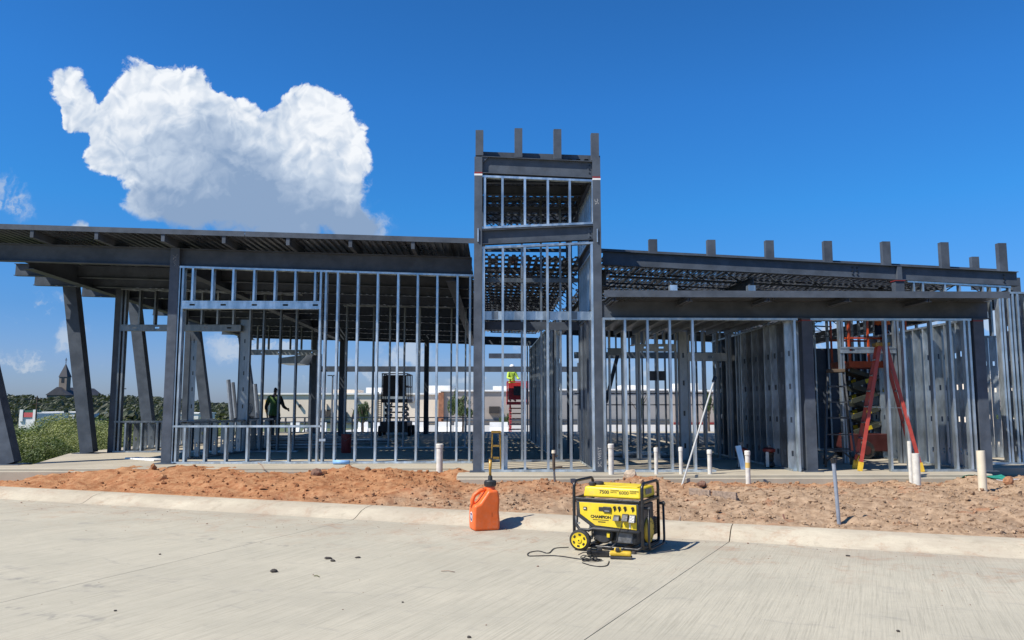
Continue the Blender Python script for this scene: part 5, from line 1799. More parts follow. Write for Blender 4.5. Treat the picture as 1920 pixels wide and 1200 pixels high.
# things inside the tower and left wing
a = at(930, 882, 14.75)
YELLOWD2 = mat('dirty_yellow_paint', (0.30, 0.18, 0.03), 0.6, 0, 0.35, 14, 0.1, 40)
t = thing('step_stool', 'yellow folding step stool standing folded just inside the tower', 'step stool', (a.x, 14.75, S))
zt_ = at(930, 812, 14.75).z
for sx in (-0.07, 0.07):
    MB().bar((a.x + sx * 1.3, 14.72, S), (a.x + sx, 14.72, zt_), 0.024, 0.04, (0, 1, 0)).build('leg', YELLOWD2, t)
    MB().bar((a.x + sx * 1.3, 14.92, S), (a.x + sx, 14.86, zt_), 0.024, 0.04, (0, 1, 0)).build('leg', YELLOWD2, t)
for k, z in enumerate((0.2, 0.42)):
    MB().box(a.x - 0.055, a.x + 0.055, 14.70, 14.84, S + z, S + z + 0.03).build('step', YELLOWD2, t)
MB().box(a.x - 0.09, a.x + 0.09, 14.69, 14.9, zt_ + 0.001, zt_ + 0.04).build('top_step', YELLOWD2, t)
a = at(947, 882, 14.7)
t = thing('steel_box_post', 'short grey steel post standing beside the yellow step stool', 'steel post', (a.x, 14.7, S))
MB().box(a.x - 0.045, a.x + 0.045, 14.62, 14.78, S, at(947, 819, 14.7).z).build('post', GALV, t)
MB().box(a.x - 0.052, a.x + 0.052, 14.61, 14.79, at(947, 819, 14.7).z + 0.001, at(947, 819, 14.7).z + 0.02).build('cap', GALV, t)
a, b = at(624, 866, 16.1), at(655, 866, 16.1)
tag(MB().tube([(a.x, 16.15, S + 0.045), (b.x, 16.12, S + 0.045)], 0.042, 12).build('foam_roll', BLUES, smooth=True), 'pale blue foam roll lying at the foot of the left front wall', 'roll')
a = at(649, 846, 20.0)
t = thing('red_bin', 'dark red bin standing on the slab behind the left front wall', 'bin', (a.x, 20.0, S))
smooth_shade(MB().lathe([(0.115, 0), (0.125, 0.02), (0.128, 0.44), (0.135, 0.45)], (a.x, 20.0, S), 20).build('drum', RED, t), 30)
MB().lathe([(0.138, 0.451), (0.138, 0.47)], (a.x, 20.0, S), 20).build('rim', RED, t)
MB().tube([(a.x - 0.135, 19.95, S + 0.40), (a.x, 19.82, S + 0.30), (a.x + 0.135, 19.95, S + 0.40)], 0.006, 5).build('handle', GREYP, t)
# bundles of studs on the floor
r_ = random.Random(9)
for i, (px, py, Y, L, ang, n) in enumerate(((565, 840, 22.5, 2.6, 8, 18), (500, 835, 24.0, 2.2, -12, 12), (690, 830, 25.0, 1.9, 15, 8), (1180, 836, 17.9, 1.6, 5, 8))):
    a = at(px, py, Y)
    t = thing('stud_bundle', ('large dark stack of loose studs on the slab behind the window sill', 'jumbled studs piled behind the worker\'s feet', 'short studs piled right of the red bin', 'studs stacked in the back of the first right bay')[i], 'stack of studs', (a.x, Y, S), R(ang), 'stacks of loose studs on the slab')
    for k in range(n):
        row, col_ = divmod(k, 4)
        g = MB().bar((-L / 2 + r_.uniform(-0.2, 0.2), col_ * 0.17 - 0.3, 0.03 + row * 0.075), (L / 2 + r_.uniform(-0.3, 0.3), col_ * 0.17 - 0.3 + r_.uniform(-0.05, 0.05), 0.03 + row * 0.075 + 0.004), 0.15, 0.05)
        obj('loose_stud', g.mesh('loose_stud', GALV_SHADE), t)
# saw bench with saw
a = at(487, 822, 24.5)
t = thing('work_bench', 'dark work bench with a cut off saw left of the worker', 'work bench', (a.x, 24.5, S))
MB().box(a.x - 0.7, a.x + 0.55, 24.2, 24.8, S + 0.74, S + 0.80).build('bench_top', CHAR, t)
for sx in (-0.62, 0.47):
    for sy in (24.25, 24.75):
        MB().box(a.x + sx - 0.03, a.x + sx + 0.03, sy - 0.03, sy + 0.03, S, S + 0.739).build('leg', CHAR, t)
s_ = thing('cut_off_saw', 'round cut off saw standing on the dark work bench', 'saw', (a.x - 0.45, 24.5, S + 0.80))
MB().box(a.x - 0.65, a.x - 0.25, 24.35, 24.65, S + 0.801, S + 0.85).build('base', BLACK, s_)
MB().lathe([(0.20, -0.03), (0.20, 0.03)], (a.x - 0.45, 24.5, S + 1.08), 20, 'y').build('blade_guard', GREYP, s_)
MB().box(a.x - 0.52, a.x - 0.38, 24.55, 24.75, S + 0.851, S + 1.15).build('motor', BLACK, s_)
a = at(573, 800, 39)
t = thing('fire_hydrant', 'pale fire hydrant at the edge of the lot behind the left window', 'hydrant', (a.x, 39, hter(0, 39)))
smooth_shade(MB().lathe([(0.16, 0), (0.16, 0.06), (0.11, 0.07), (0.11, 0.55), (0.15, 0.56), (0.15, 0.62), (0.10, 0.74), (0.03, 0.78)], (a.x, 39, hter(0, 39) + 0.05), 12).build('barrel', WHITEP, t), 30)
MB().tube([(a.x - 0.2, 39, hter(0, 39) + 0.48), (a.x + 0.2, 39, hter(0, 39) + 0.48)], 0.06, 8).build('nozzles', WHITEP, t)


# ---- ladders ------------------------------------------------------------------------
def ladder(label, loc, rz, H, spread, wid, mr, mtop, mfoot, nstep=7, group=None):
    t = thing('step_ladder', label, 'ladder', loc, rz, group)
    tw_ = wid * 0.52
    hw, ht = wid / 2, tw_ / 2
    def fr(s_, z):                                   # front rail point
        f = z / H
        return Vector((-spread / 2 * (1 - f) - 0.05 * f, s_ * (hw + (ht - hw) * f), z))

    def rr2(s_, z):
        f = z / H
        return Vector((spread / 2 * (1 - f) + 0.05 * f, s_ * (hw * 0.92 + (ht - hw * 0.92) * f), z))
    for s_ in (-1, 1):
        MB().bar(fr(s_, 0.08), fr(s_, H - 0.04), 0.062, 0.030, (0, 1, 0)).build('front_rail', mr, t, False)
        MB().bar(rr2(s_, 0.08), rr2(s_, H - 0.04), 0.060, 0.030, (0, 1, 0)).build('rear_rail', mr, t, False)
        for fn in (fr, rr2):
            MB().bar(fn(s_, 0.0), fn(s_, 0.16), 0.085, 0.042, (0, 1, 0)).build('foot', mfoot, t, False)
        m1 = fr(s_, H * 0.5)
        m2 = rr2(s_, H * 0.5)
        MB().bar(m1 + Vector((0.04, -s_ * 0.02, 0)), m2 + Vector((-0.03, -s_ * 0.02, -0.02)), 0.02, 0.006).build('spreader', SILVER, t, False)
    for k in range(nstep):
        z = H * (k + 1) / (nstep + 1)
        a, b = fr(-1, z), fr(1, z)
        MB().bar(a + Vector((0.0, 0.018, 0)), b - Vector((0.0, 0.018, 0)), 0.075, 0.022).build('step', SILVER if mr is not LADG else LADG, t, False)
        if k in (0, 2, 4):
            a, b = rr2(-1, z), rr2(1, z)
            MB().bar(a + Vector((0, 0.018, 0)), b - Vector((0, 0.018, 0)), 0.02, 0.035).build('rear_brace', SILVER if mr is not LADG else LADG, t, False)
    a = fr(-1, 0.30)
    for s_ in (-1, 1):
        MB().bar(fr(s_, 0.12) - Vector((0, s_ * 0.02, 0)), Vector((fr(1, 0.3).x, s_ * hw * 0.25, H / (nstep + 1) - 0.03)), 0.03, 0.012, (1, 0, 0)).build('foot_brace', mfoot, t, False)
    MB().box(-0.13, 0.12, -ht - 0.03, ht + 0.03, H - 0.038, H + 0.03).build('top_cap', mtop, t, False, bevel=0.01)
    return t


c = at(1669, 884, 14.45)
ladder('red fibreglass step ladder with yellow feet open in the second right bay', (c.x - 0.06, 14.42, S + 0.002), R(-14), 2.30, 1.04, 0.48, REDF, YELLOWD2, YELLOWD)
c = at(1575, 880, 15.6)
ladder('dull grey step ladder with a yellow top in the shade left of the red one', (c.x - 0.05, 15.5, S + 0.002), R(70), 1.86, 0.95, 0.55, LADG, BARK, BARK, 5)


CHAS_SHADE = mat('shaded_chassis', (0.06, 0.014, 0.012), 0.5)  # lift chassis and wheel hubs darkened to carry the bay's shade in their colour


# ---- scissor lifts ------------------------------------------------------------------
def lift(label, loc, rz, L, Wd, zp, mp, ms, nx_=4, raill=1.0, mesh_panel=False, stripes=False):
    t = thing('scissor_lift', label, 'scissor lift', loc, rz, 'scissor lifts working inside the frame')
    zb = 0.55
    b = MB().box(-L / 2, L / 2, -Wd / 2, Wd / 2, 0.16, zb).build('chassis', CHAS_SHADE if stripes else mp, t, False, bevel=0.02)
    for sx in (-1, 1):
        for sy in (-1, 1):
            w = MB().lathe([(0.19, -0.06), (0.20, -0.03), (0.20, 0.03), (0.19, 0.06)], (sx * L * 0.33, sy * (Wd / 2 + 0.062), 0.20), 18, 'y')
            w = smooth_shade(w.build('wheel', RUBBER, t, False), 30)
            MB().lathe([(0.10, 0), (0.09, 0.012)], (sx * L * 0.33, sy * (Wd / 2 + 0.062) + sy * 0.062 - (0.0 if sy > 0 else 0.012), 0.20), 12, 'y').build('hub', CHAS_SHADE, w, False)
    dz = (zp - zb - 0.08) / nx_
    for k in range(nx_):
        z0, z1 = zb + 0.03 + dz * k, zb + 0.03 + dz * (k + 1)
        for sy in (-1, 1):
            y = sy * Wd * 0.36
            a1 = MB().bar((-L * 0.42, y, z0), (L * 0.42, y, z1), 0.045, 0.10, (0, 0, 1)).build('scissor_arm', ms, t, False)
            a2 = MB().bar((-L * 0.42, y - sy * 0.06, z1), (L * 0.42, y - sy * 0.06, z0), 0.045, 0.10, (0, 0, 1)).build('scissor_arm', ms, t, False)
            if stripes:
                for (u) in (0.3, 0.62):
                    p = Vector((-L * 0.42, y, z0)).lerp(Vector((L * 0.42, y, z1)), u)
                    d = Vector((L * 0.84, 0, dz)).normalized()
                    MB().bar(p - d * 0.06, p + d * 0.05, 0.0475, 0.085).build('yellow_patch', YELLOW, a1, False)  # yellow patches along the scissor arms
        MB().tube([(0, -Wd * 0.40, (z0 + z1) / 2), (0, Wd * 0.40, (z0 + z1) / 2)], 0.03, 8).build('pivot', GREYP, t, False)
    MB().box(-L / 2, L / 2, -Wd / 2, Wd / 2, zp, zp + 0.14).build('platform', mp, t, False)
    zt = zp + 0.14
    for sx in (-1, -0.33, 0.33, 1):
        for sy in (-1, 1):
            MB().box(sx * (L / 2 - 0.03) - 0.018, sx * (L / 2 - 0.03) + 0.018, sy * (Wd / 2 - 0.03) - 0.018, sy * (Wd / 2 - 0.03) + 0.018, zt, zt + raill).build('rail_post', mp, t, False)
    for h in (0.5, 1.0):
        for sy in (-1, 1):
            MB().box(-L / 2, L / 2, sy * (Wd / 2 - 0.03) - 0.02, sy * (Wd / 2 - 0.03) + 0.02, zt + raill * h, zt + raill * h + 0.04).build('guard_rail', mp, t, False)
        for sx in (-1, 1):
            MB().box(sx * (L / 2 - 0.03) - 0.02, sx * (L / 2 - 0.03) + 0.02, -Wd / 2 + 0.055, Wd / 2 - 0.055, zt + raill * h, zt + raill * h + 0.04).build('guard_rail', mp, t, False)
    if mesh_panel:
        MB().box(L / 2 - 0.008, L / 2 + 0.004, -Wd / 2 + 0.06, Wd / 2 - 0.06, zt + 0.1, zt + raill * 0.95).build('guard_panel', mp, t, False)
        MB().box(L / 2 + 0.005, L / 2 + 0.10, -0.2, 0.2, zt + 0.3, zt + 0.75).build('control_box', CHAR, t, False)
    return t


c = at(744, 812, 31.5)
lift('dark brown scissor lift lowered in the middle of the left wing', (c.x, 31.5, S + 0.002), R(-90), 1.9, 1.02, 1.28, mat('dark_lift_paint', (0.035, 0.02, 0.017), 0.5), CHAR, 3, 0.95, True)
c = at(966, 803, 39.0)
lz = hter(0, 39.0) + 0.08
lift('bright red scissor lift with a helmeted worker behind the tower', (c.x + 0.1, 39.0, lz), R(-90), 1.9, 1.05, 1.9, mat('lift_red', (0.5, 0.03, 0.035), 0.4), mat('lift_red_arms', (0.42, 0.05, 0.05), 0.45), 5, 0.95, True)
c = at(1640, 860, 17.9)
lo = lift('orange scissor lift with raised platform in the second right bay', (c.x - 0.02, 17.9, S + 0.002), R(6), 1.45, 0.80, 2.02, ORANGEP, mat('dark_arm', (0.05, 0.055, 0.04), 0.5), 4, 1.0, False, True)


# ---- people -------------------------------------------------------------------------
def body(label, loc, rz, J, rad, H, clothes, hat=None, hatmat=None, vest=None):
    """J: joint name -> (position, parent); one skinned surface, then clothing grown from its faces"""
    names = list(J)
    t = thing('person', label, 'person', loc, rz)
    me = bpy.data.meshes.new('body')
    me.from_pydata([J[n][0] for n in names], [(names.index(n), names.index(J[n][1])) for n in names if J[n][1]], [])
    o = obj('body', me, t)
    sk = o.modifiers.new('skin', 'SKIN')
    sk.branch_smoothing = 0.6
    for i, n in enumerate(names):
        d = me.skin_vertices[0].data[i]
        r_ = rad(n)
        d.radius = r_ if isinstance(r_, tuple) else (r_, r_)
        d.use_root = (n == 'pelvis')
    ss = o.modifiers.new('sub', 'SUBSURF')
    ss.levels = ss.render_levels = 2
    dg = bpy.context.evaluated_depsgraph_get()
    ev = o.evaluated_get(dg)
    nm = bpy.data.meshes.new_from_object(ev)
    o.modifiers.clear()
    o.data = nm
    nm.name = 'body'
    nm.materials.clear()
    nm.materials.append(SKIN)
    nm.polygons.foreach_set('use_smooth', [True] * len(nm.polygons))

    def grow(name, test, d, m):
        use = [p for p in nm.polygons if test(p.center)]
        vm, g = {}, MB()
        for p in use:
            f = []
            for vi in p.vertices:
                if vi not in vm:
                    vm[vi] = len(g.v)
                    v = nm.vertices[vi]
                    g.v.append(tuple(v.co + v.normal * d))
                f.append(vm[vi])
            g.f.append(tuple(f))
            g.mi.append(0)
        if g.f:
            c_ = g.build(name, m, t, False, True)
            c_.modifiers.new('thick', 'SOLIDIFY').thickness = 0.008
    for (name, test, d, m) in clothes:
        grow(name, test, d, m)
    return t


def std_joints(pose):
    J = {'pelvis': ((0, 0, 0.95), None), 'belly': ((0, 0, 1.08), 'pelvis'), 'chest': ((0, 0.01, 1.28), 'belly'), 'neckb': ((0, 0.02, 1.45), 'chest'),
         'neck': ((0, 0.01, 1.53), 'neckb'), 'headlow': ((0, -0.02, 1.60), 'neck'), 'headmid': ((0, -0.01, 1.68), 'headlow'), 'headtop': ((0, 0, 1.755), 'headmid'), 'nose': ((0, -0.105, 1.655), 'headmid')}
    for s_, n in ((-1, 'l'), (1, 'r')):
        J['hip' + n] = ((s_ * 0.10, 0, 0.90), 'pelvis')
        J['knee' + n] = ((s_ * 0.115, -0.02, 0.50), 'hip' + n)
        J['ankle' + n] = ((s_ * 0.12, 0.02, 0.10), 'knee' + n)
        J['toe' + n] = ((s_ * 0.135, -0.15, 0.035), 'ankle' + n)
        J['shoulder' + n] = ((s_ * 0.19, 0.01, 1.41), 'neckb')
        J['elbow' + n] = ((s_ * 0.27, 0.02, 1.13), 'shoulder' + n)
        J['wrist' + n] = ((s_ * 0.28, -0.06, 0.89), 'elbow' + n)
        J['palm' + n] = ((s_ * 0.28, -0.075, 0.82), 'wrist' + n)
    for k, v in pose.items():
        J[k] = (v, J[k][1])
    for n in 'lr':
        w, p = Vector(J['wrist' + n][0]), Vector(J['palm' + n][0])
        d = (p - w).normalized()
        sd = Vector((0, 1, 0)) - d * d.y
        sd.normalize()
        for k, (off, ln) in enumerate(((-0.03, 0.070), (-0.010, 0.085), (0.010, 0.080), (0.03, 0.062))):
            J['finger%s%d' % (n, k)] = (tuple(p + sd * off + d * ln), 'palm' + n)
        J['thumb' + n] = (tuple(p - sd * 0.055 + d * 0.012), 'wrist' + n)
    return J


RAD = {'pelvis': (0.155, 0.105), 'belly': (0.145, 0.10), 'chest': (0.165, 0.115), 'neckb': (0.105, 0.08), 'neck': 0.052, 'headlow': (0.06, 0.075), 'headmid': (0.078, 0.095), 'headtop': (0.055, 0.07), 'nose': 0.014,
       'hip': 0.092, 'knee': 0.06, 'ankle': 0.04, 'toe': 0.042, 'shoulder': 0.062, 'elbow': 0.043, 'wrist': 0.028, 'palm': (0.034, 0.020), 'finger': 0.009, 'thumb': 0.011}


def rad(n):
    for k in RAD:
        if n == k or n[:-1] == k or (k == 'finger' and n.startswith('finger')):
            return RAD[k]
    return 0.05


arms = lambda p: abs(p.x) > 0.215
trousers = lambda p: p.z < 0.99 and p.z > 0.085 and not (abs(p.x) > 0.225)
shirt = lambda p: (0.96 < p.z < 1.49 and not abs(p.x) > 0.24) or (abs(p.x) > 0.2 and p.z > 1.05 and p.z < 1.5)
vestf = lambda p: 0.86 < p.z < 1.47 and abs(p.x) < 0.205 and not (p.z > 1.42 and abs(p.x) < 0.08)
shoes = lambda p: p.z <= 0.10
hair = lambda p: p.z > 1.665 and p.y > -0.075 or (p.z > 1.60 and p.y > 0.03)
# worker with green vest, seen from behind
c = at(513, 830, 25.2)
J = std_joints({'elbowl': (-0.27, -0.05, 1.14), 'wristl': (-0.31, -0.27, 1.05), 'palml': (-0.31, -0.34, 1.03), 'elbowr': (0.27, 0.04, 1.13), 'wristr': (0.265, -0.04, 0.89), 'palmr': (0.26, -0.06, 0.82), 'headtop': (0.01, -0.03, 1.75), 'nose': (0.0, -0.12, 1.64)})
w = body('worker in a green vest and dark trousers seen from behind at the work bench', (c.x, 25.2, S), R(172), J, rad, 1.78,
         [('trousers', trousers, 0.012, DENIM), ('shirt', shirt, 0.010, SHIRTD), ('vest', vestf, 0.024, VESTG), ('shoes', shoes, 0.010, BLACK), ('hair', hair, 0.012, HAIR)])
# helmeted worker on the red lift
c = at(957, 722, 39.0)
J = std_joints({'elbowl': (-0.27, -0.10, 1.15), 'wristl': (-0.2, -0.33, 1.12), 'palml': (-0.19, -0.40, 1.12), 'elbowr': (0.27, -0.10, 1.15), 'wristr': (0.2, -0.33, 1.12), 'palmr': (0.19, -0.40, 1.12)})
w = body('worker with a white helmet and lime vest standing on the red scissor lift', (c.x + 0.08, 39.0, lz + 2.05), R(20), J, rad, 1.78,
         [('trousers', trousers, 0.012, DENIM), ('shirt', shirt, 0.010, VESTY), ('vest', vestf, 0.024, VESTY), ('shoes', shoes, 0.010, BLACK)])
smooth_shade(MB().lathe([(0.13, 1.69), (0.135, 1.70), (0.118, 1.76), (0.085, 1.81), (0.03, 1.835)], (0, 0, 0), 16).build('helmet', WHITEP, w, False), 50)
# worker on the orange lift, legs and vest in view under the canopy beam
c = at(1655, 662, 17.9)
J = std_joints({'kneel': (-0.13, -0.10, 0.52), 'elbowl': (-0.30, -0.16, 1.16), 'wristl': (-0.27, -0.38, 1.28), 'palml': (-0.26, -0.45, 1.30), 'elbowr': (0.30, -0.16, 1.16), 'wristr': (0.27, -0.38, 1.28), 'palmr': (0.26, -0.45, 1.30)})
w = body('worker in black trousers and an orange vest standing on the raised orange lift', (c.x + 0.02, 17.9, S + 2.165), R(115), J, rad, 1.78,
         [('trousers', trousers, 0.014, DENIM), ('shirt', shirt, 0.010, SHIRTD), ('vest', vestf, 0.024, VESTO), ('shoes', shoes, 0.010, BLACK), ('hair', hair, 0.012, HAIR)])
t = thing('bucket', 'small pale bucket hanging at the rail of the orange lift', 'bucket', (c.x + 0.28, 17.5, S + 2.2))
t.location = (at(1664, 640, 17.45).x, 17.45, at(1664, 647, 17.45).z)
MB().lathe([(0.075, 0), (0.09, 0.20), (0.094, 0.20), (0.094, 0.215)], (0, 0, 0), 14).build('pail', BLUES, t, False)
MB().tube([(-0.09, 0, 0.2), (-0.05, 0, 0.32), (0.05, 0, 0.32), (0.09, 0, 0.2)], 0.005, 5).build('handle', SILVER, t, False)

# ================================================================== JERRY CAN
c = on(908, 995.5, 0)
t = thing('jerry_can', 'bright orange plastic fuel jug with black cap and tall amber filler hose at the kerb', 'fuel can', (c.x, c.y + 0.12, 0.0), R(17))
g = MB()
prof = [(-0.165, 0.0), (0.165, 0.0), (0.172, 0.10), (0.160, 0.22), (0.168, 0.36), (0.160, 0.44), (0.145, 0.492), (0.02, 0.492), (-0.02, 0.43), (-0.09, 0.335), (-0.165, 0.31), (-0.172, 0.15)]
g.prism([(x_, 0.125, z_) for x_, z_ in prof], (0, -0.25, 0))
jb = g.build('jug', ORANGE, t, False, bevel=0.03, seg=4)
smooth_shade(jb, 60)
g = MB().tube([(-0.150, 0, 0.28), (-0.158, 0, 0.37), (-0.13, 0, 0.43), (-0.06, 0, 0.478), (0.0, 0, 0.50), (0.03, 0, 0.485)], [0.030, 0.026, 0.025, 0.025, 0.026, 0.028], 12)
g.build('handle', ORANGE, t, False, True)
smooth_shade(MB().lathe([(0.062, 0.46), (0.062, 0.515), (0.056, 0.53)], (0.075, 0, 0), 24).build('neck', ORANGE, t, False), 30)
g = MB().lathe([(0.070, 0.531), (0.074, 0.54), (0.074, 0.595), (0.066, 0.605), (0.03, 0.61), (0.026, 0.66), (0.020, 0.665)], (0.075, 0, 0), 24)
cp = smooth_shade(g.build('cap', CHAR, t, False), 30)
g = MB()
for k in range(24):
    a = 2 * math.pi * k / 24
    g.box(0.075 + 0.0745 * math.cos(a) - 0.003, 0.075 + 0.0745 * math.cos(a) + 0.003, 0.0745 * math.sin(a) - 0.003, 0.0745 * math.sin(a) + 0.003, 0.545, 0.592)
g.build('grip_ribs', CHAR, cp, False)
MB().tube([(0.075, 0, 0.66), (0.072, 0, 0.76), (0.078, 0.005, 0.87)], [0.016, 0.017, 0.021], 12).build('filler_hose', AMBER, t, False, True)
MB().tube([(0.078, 0.005, 0.868), (0.079, 0.005, 0.885)], 0.023, 12).build('hose_tip', CHAR, t, False)
MB().lathe([(0.022, 0), (0.022, 0.03)], (-0.015, 0, 0.485), 12).build('vent_cap', CHAR, t, False)
stk = MB().lathe([(0.062, 0), (0.062, 0.0015)], (-0.1745, -0.01, 0.165), 24, 'x').build('round_sticker', WHITEP, t, False)
MB().lathe([(0.052, 0), (0.052, 0.001)], (-0.1756, -0.01, 0.165), 24, 'x').build('sticker_ring', mat('sticker_purple', (0.10, 0.05, 0.12), 0.6), stk, False)
MB().prism([(-0.1768, -0.045, 0.19), (-0.1768, -0.015, 0.13), (-0.1768, 0.03, 0.19), (-0.1768, 0.012, 0.19), (-0.1768, -0.012, 0.155), (-0.1768, -0.025, 0.19)], (0.0006, 0, 0)).build('sticker_mark', WHITEP, stk, False)
MB().box(0.060, 0.064, -0.1262, -0.1253, 0.17, 0.22).build('scuff_mark', mat('scuff', (0.25, 0.05, 0.02), 0.8), t, False)

# ================================================================== GENERATOR
gx, gy, gr = 1.225, 8.60, R(-29)
gen = thing('generator', 'yellow and black portable generator in a tube frame with two wheels on the pavement', 'generator', (gx, gy, 0), gr)
gen.scale = (1.06, 1.0, 0.985)
D = 0.56                                              # depth of the frame
TR = 0.0165


def arc(c, r, a0, a1, n, plane):
    out = []
    for k in range(n + 1):
        a = R(a0 + (a1 - a0) * k / n)
        u, v = r * math.cos(a), r * math.sin(a)
        out.append((c[0], c[1] + u, c[2] + v) if plane == 'x' else (c[0] + u, c[1], c[2] + v) if plane == 'y' else (c[0] + u, c[1] + v, c[2]))
    return out


HX, HZ = 0.365, 0.735
for s_ in (-1, 1):
    x = s_ * HX
    zb = 0.055
    pts = [(x, 0, zb + 0.06)] + [(x, 0, HZ - 0.07)] + arc((x, 0.07, HZ - 0.07), 0.07, 180, 90, 6, 'x') + arc((x, D - 0.07, HZ - 0.07), 0.07, 90, 0, 6, 'x') + [(x, D, zb + 0.06)] + arc((x, D - 0.06, zb + 0.06), 0.06, 0, -90, 5, 'x') + arc((x, 0.06, zb + 0.06), 0.06, -90, -180, 5, 'x')
    MB().tube(pts, TR, 10, False).build('frame_hoop', BLACK, gen, False, True)
for y in (0.0, D):
    pts = [(-HX + 0.02, y + (0.0), 0.05), (HX - 0.02, y, 0.05)]
    MB().tube([(-HX, y, 0.075), (-HX + 0.05, y, 0.045), (HX - 0.05, y, 0.045), (HX, y, 0.075)], TR, 10).build('base_rail', BLACK, gen, False, True)
    MB().bar((-HX + 0.017, y, 0.545), (HX - 0.017, y, 0.545), 0.034, 0.034).build('top_rail', BLACK, gen, False, bevel=0.008)
for s_ in (-1, 1):
    MB().bar((s_ * HX, 0.017, 0.545), (s_ * HX, D - 0.017, 0.545), 0.034, 0.034).build('top_rail', BLACK, gen, False, bevel=0.008)
for x in (-0.16, 0.20):
    MB().box(x - 0.03, x + 0.03, 0.017, D - 0.017, 0.05, 0.065).build('cross_plate', BLACK, gen, False)
for y in (0.0, D):
    MB().lathe([(0.026, 0.0), (0.022, 0.035)], (HX - 0.09, y, 0.0), 12).build('foot', RUBBER, gen, False)
# folding handle on the right end
hp = []
for y in (0.10, D + 0.035):
    hp.append([(HX + 0.045, y, 0.50), (HX + 0.05, y, 0.16)])
pts = [(HX + 0.045, 0.06, 0.50), (HX + 0.048, 0.06, 0.13)] + arc((HX + 0.05, 0.12, 0.10), 0.06, 180, 270, 5, 'x') + arc((HX + 0.05, D - 0.03, 0.10), 0.06, 270, 360, 5, 'x') + [(HX + 0.045, D + 0.03, 0.50)]
MB().tube(pts, 0.013, 10).build('folding_handle', BLACK, gen, False, True)
for y in (0.06, D + 0.03):
    MB().tube([(HX - 0.005, y, 0.475), (HX + 0.065, y, 0.475)], 0.017, 10).build('handle_pivot', CHAR, gen, False)
# tank
tk = MB()
x0_, x1_, y0_, y1_, z0_, z1_ = -0.275, 0.345, 0.025, 0.535, 0.566, 0.682
tk.add([(x0_, y0_, z0_), (x1_, y0_, z0_), (x1_, y1_, z0_), (x0_, y1_, z0_), (x0_ + 0.012, y0_ + 0.02, z1_), (x1_ - 0.012, y0_ + 0.02, z1_), (x1_ - 0.012, y1_ - 0.02, z1_), (x0_ + 0.012, y1_ - 0.02, z1_)],
       [(0, 3, 2, 1), (4, 5, 6, 7), (0, 1, 5, 4), (1, 2, 6, 5), (2, 3, 7, 6), (3, 0, 4, 7)])
tank = tk.build('fuel_tank', YELLOW, gen, False, bevel=0.022, seg=4)
smooth_shade(tank, 60)
MB().box(-0.22, 0.29, 0.10, 0.46, 0.6825, 0.692).build('tank_ridge', YELLOW, tank, False, bevel=0.006)
smooth_shade(MB().lathe([(0.045, 0.683), (0.052, 0.69), (0.052, 0.718), (0.04, 0.728)], (-0.15, 0.17, 0), 20).build('fuel_cap', CHAR, gen, False), 30)
smooth_shade(MB().lathe([(0.03, 0.0), (0.034, 0.01), (0.034, 0.035), (0.026, 0.042)], (-0.20, 0.10, 0.684), 16).build('fuel_gauge', CHAR, gen, False), 30)
MB().box(x1_ - 0.0045, x1_ - 0.001, 0.20, 0.40, 0.605, 0.66).build('tank_sticker', GREYP, tank, False)
tilt = math.atan2(0.02, z1_ - z0_)
rot_t = (math.pi / 2 - tilt, 0, 0)
fz, fy = 0.628, y0_ + 0.02 * (0.628 - z0_) / (z1_ - z0_) - 0.0025
text('lettering', '7500', 0.052, INK, tank, (-0.045, fy, fz), rot_t, 0.0006, 'CENTER', 0.0008)
text('lettering', 'STARTING\nWATTS', 0.020, INK, tank, (0.02, fy, fz + 0.012), rot_t, 0.0006, 'LEFT')
text('lettering', '6000', 0.052, INK, tank, (0.165, fy, fz), rot_t, 0.0006)
text('lettering', 'RUNNING\nWATTS', 0.020, INK, tank, (0.228, fy, fz + 0.012), rot_t, 0.0006, 'LEFT')
# control panel
bz = MB().prism([(x_, -0.012, z_) for x_, z_ in ((-0.34, 0.525), (0.335, 0.525), (0.335, 0.225), (-0.135, 0.225), (-0.335, 0.36))], (0, 0.07, 0))
bezel = bz.build('panel_surround', CHAR, gen, False, bevel=0.012, seg=3)
yp = MB().prism([(x_, -0.020, z_) for x_, z_ in ((-0.30, 0.512), (0.312, 0.512), (0.312, 0.252), (-0.125, 0.272), (-0.29, 0.385))], (0, 0.0075, 0))
panel = yp.build('control_panel', YELLOW, gen, False, bevel=0.003)
PF = (math.pi / 2, 0, 0)
text('lettering', 'CHAMPION', 0.042, INK, panel, (-0.065, -0.0215, 0.365), PF, 0.0006, 'CENTER', 0.0016)
MB().box(-0.15, 0.02, -0.0212, -0.0203, 0.330, 0.337).build('printed_line', INK, panel, False)
MB().box(-0.095, -0.015, -0.0212, -0.0203, 0.308, 0.318).build('printed_line', INK, panel, False)
MB().box(-0.252, -0.215, -0.030, -0.0205, 0.432, 0.465).build('ignition_switch', CHAR, panel, False, bevel=0.003)
MB().box(-0.245, -0.222, -0.034, -0.0302, 0.442, 0.455).build('switch_rocker', WHITE, panel, False)
MB().box(-0.085, -0.03, -0.026, -0.0205, 0.432, 0.472).build('push_button_plate', CHAR, panel, False)
MB().box(-0.035, 0.050, -0.036, -0.0265, 0.418, 0.480).build('display', CHAR, panel, False, bevel=0.004)
MB().box(-0.018, 0.033, -0.0375, -0.0362, 0.428, 0.442).build('display_readout', SILVER, panel, False)
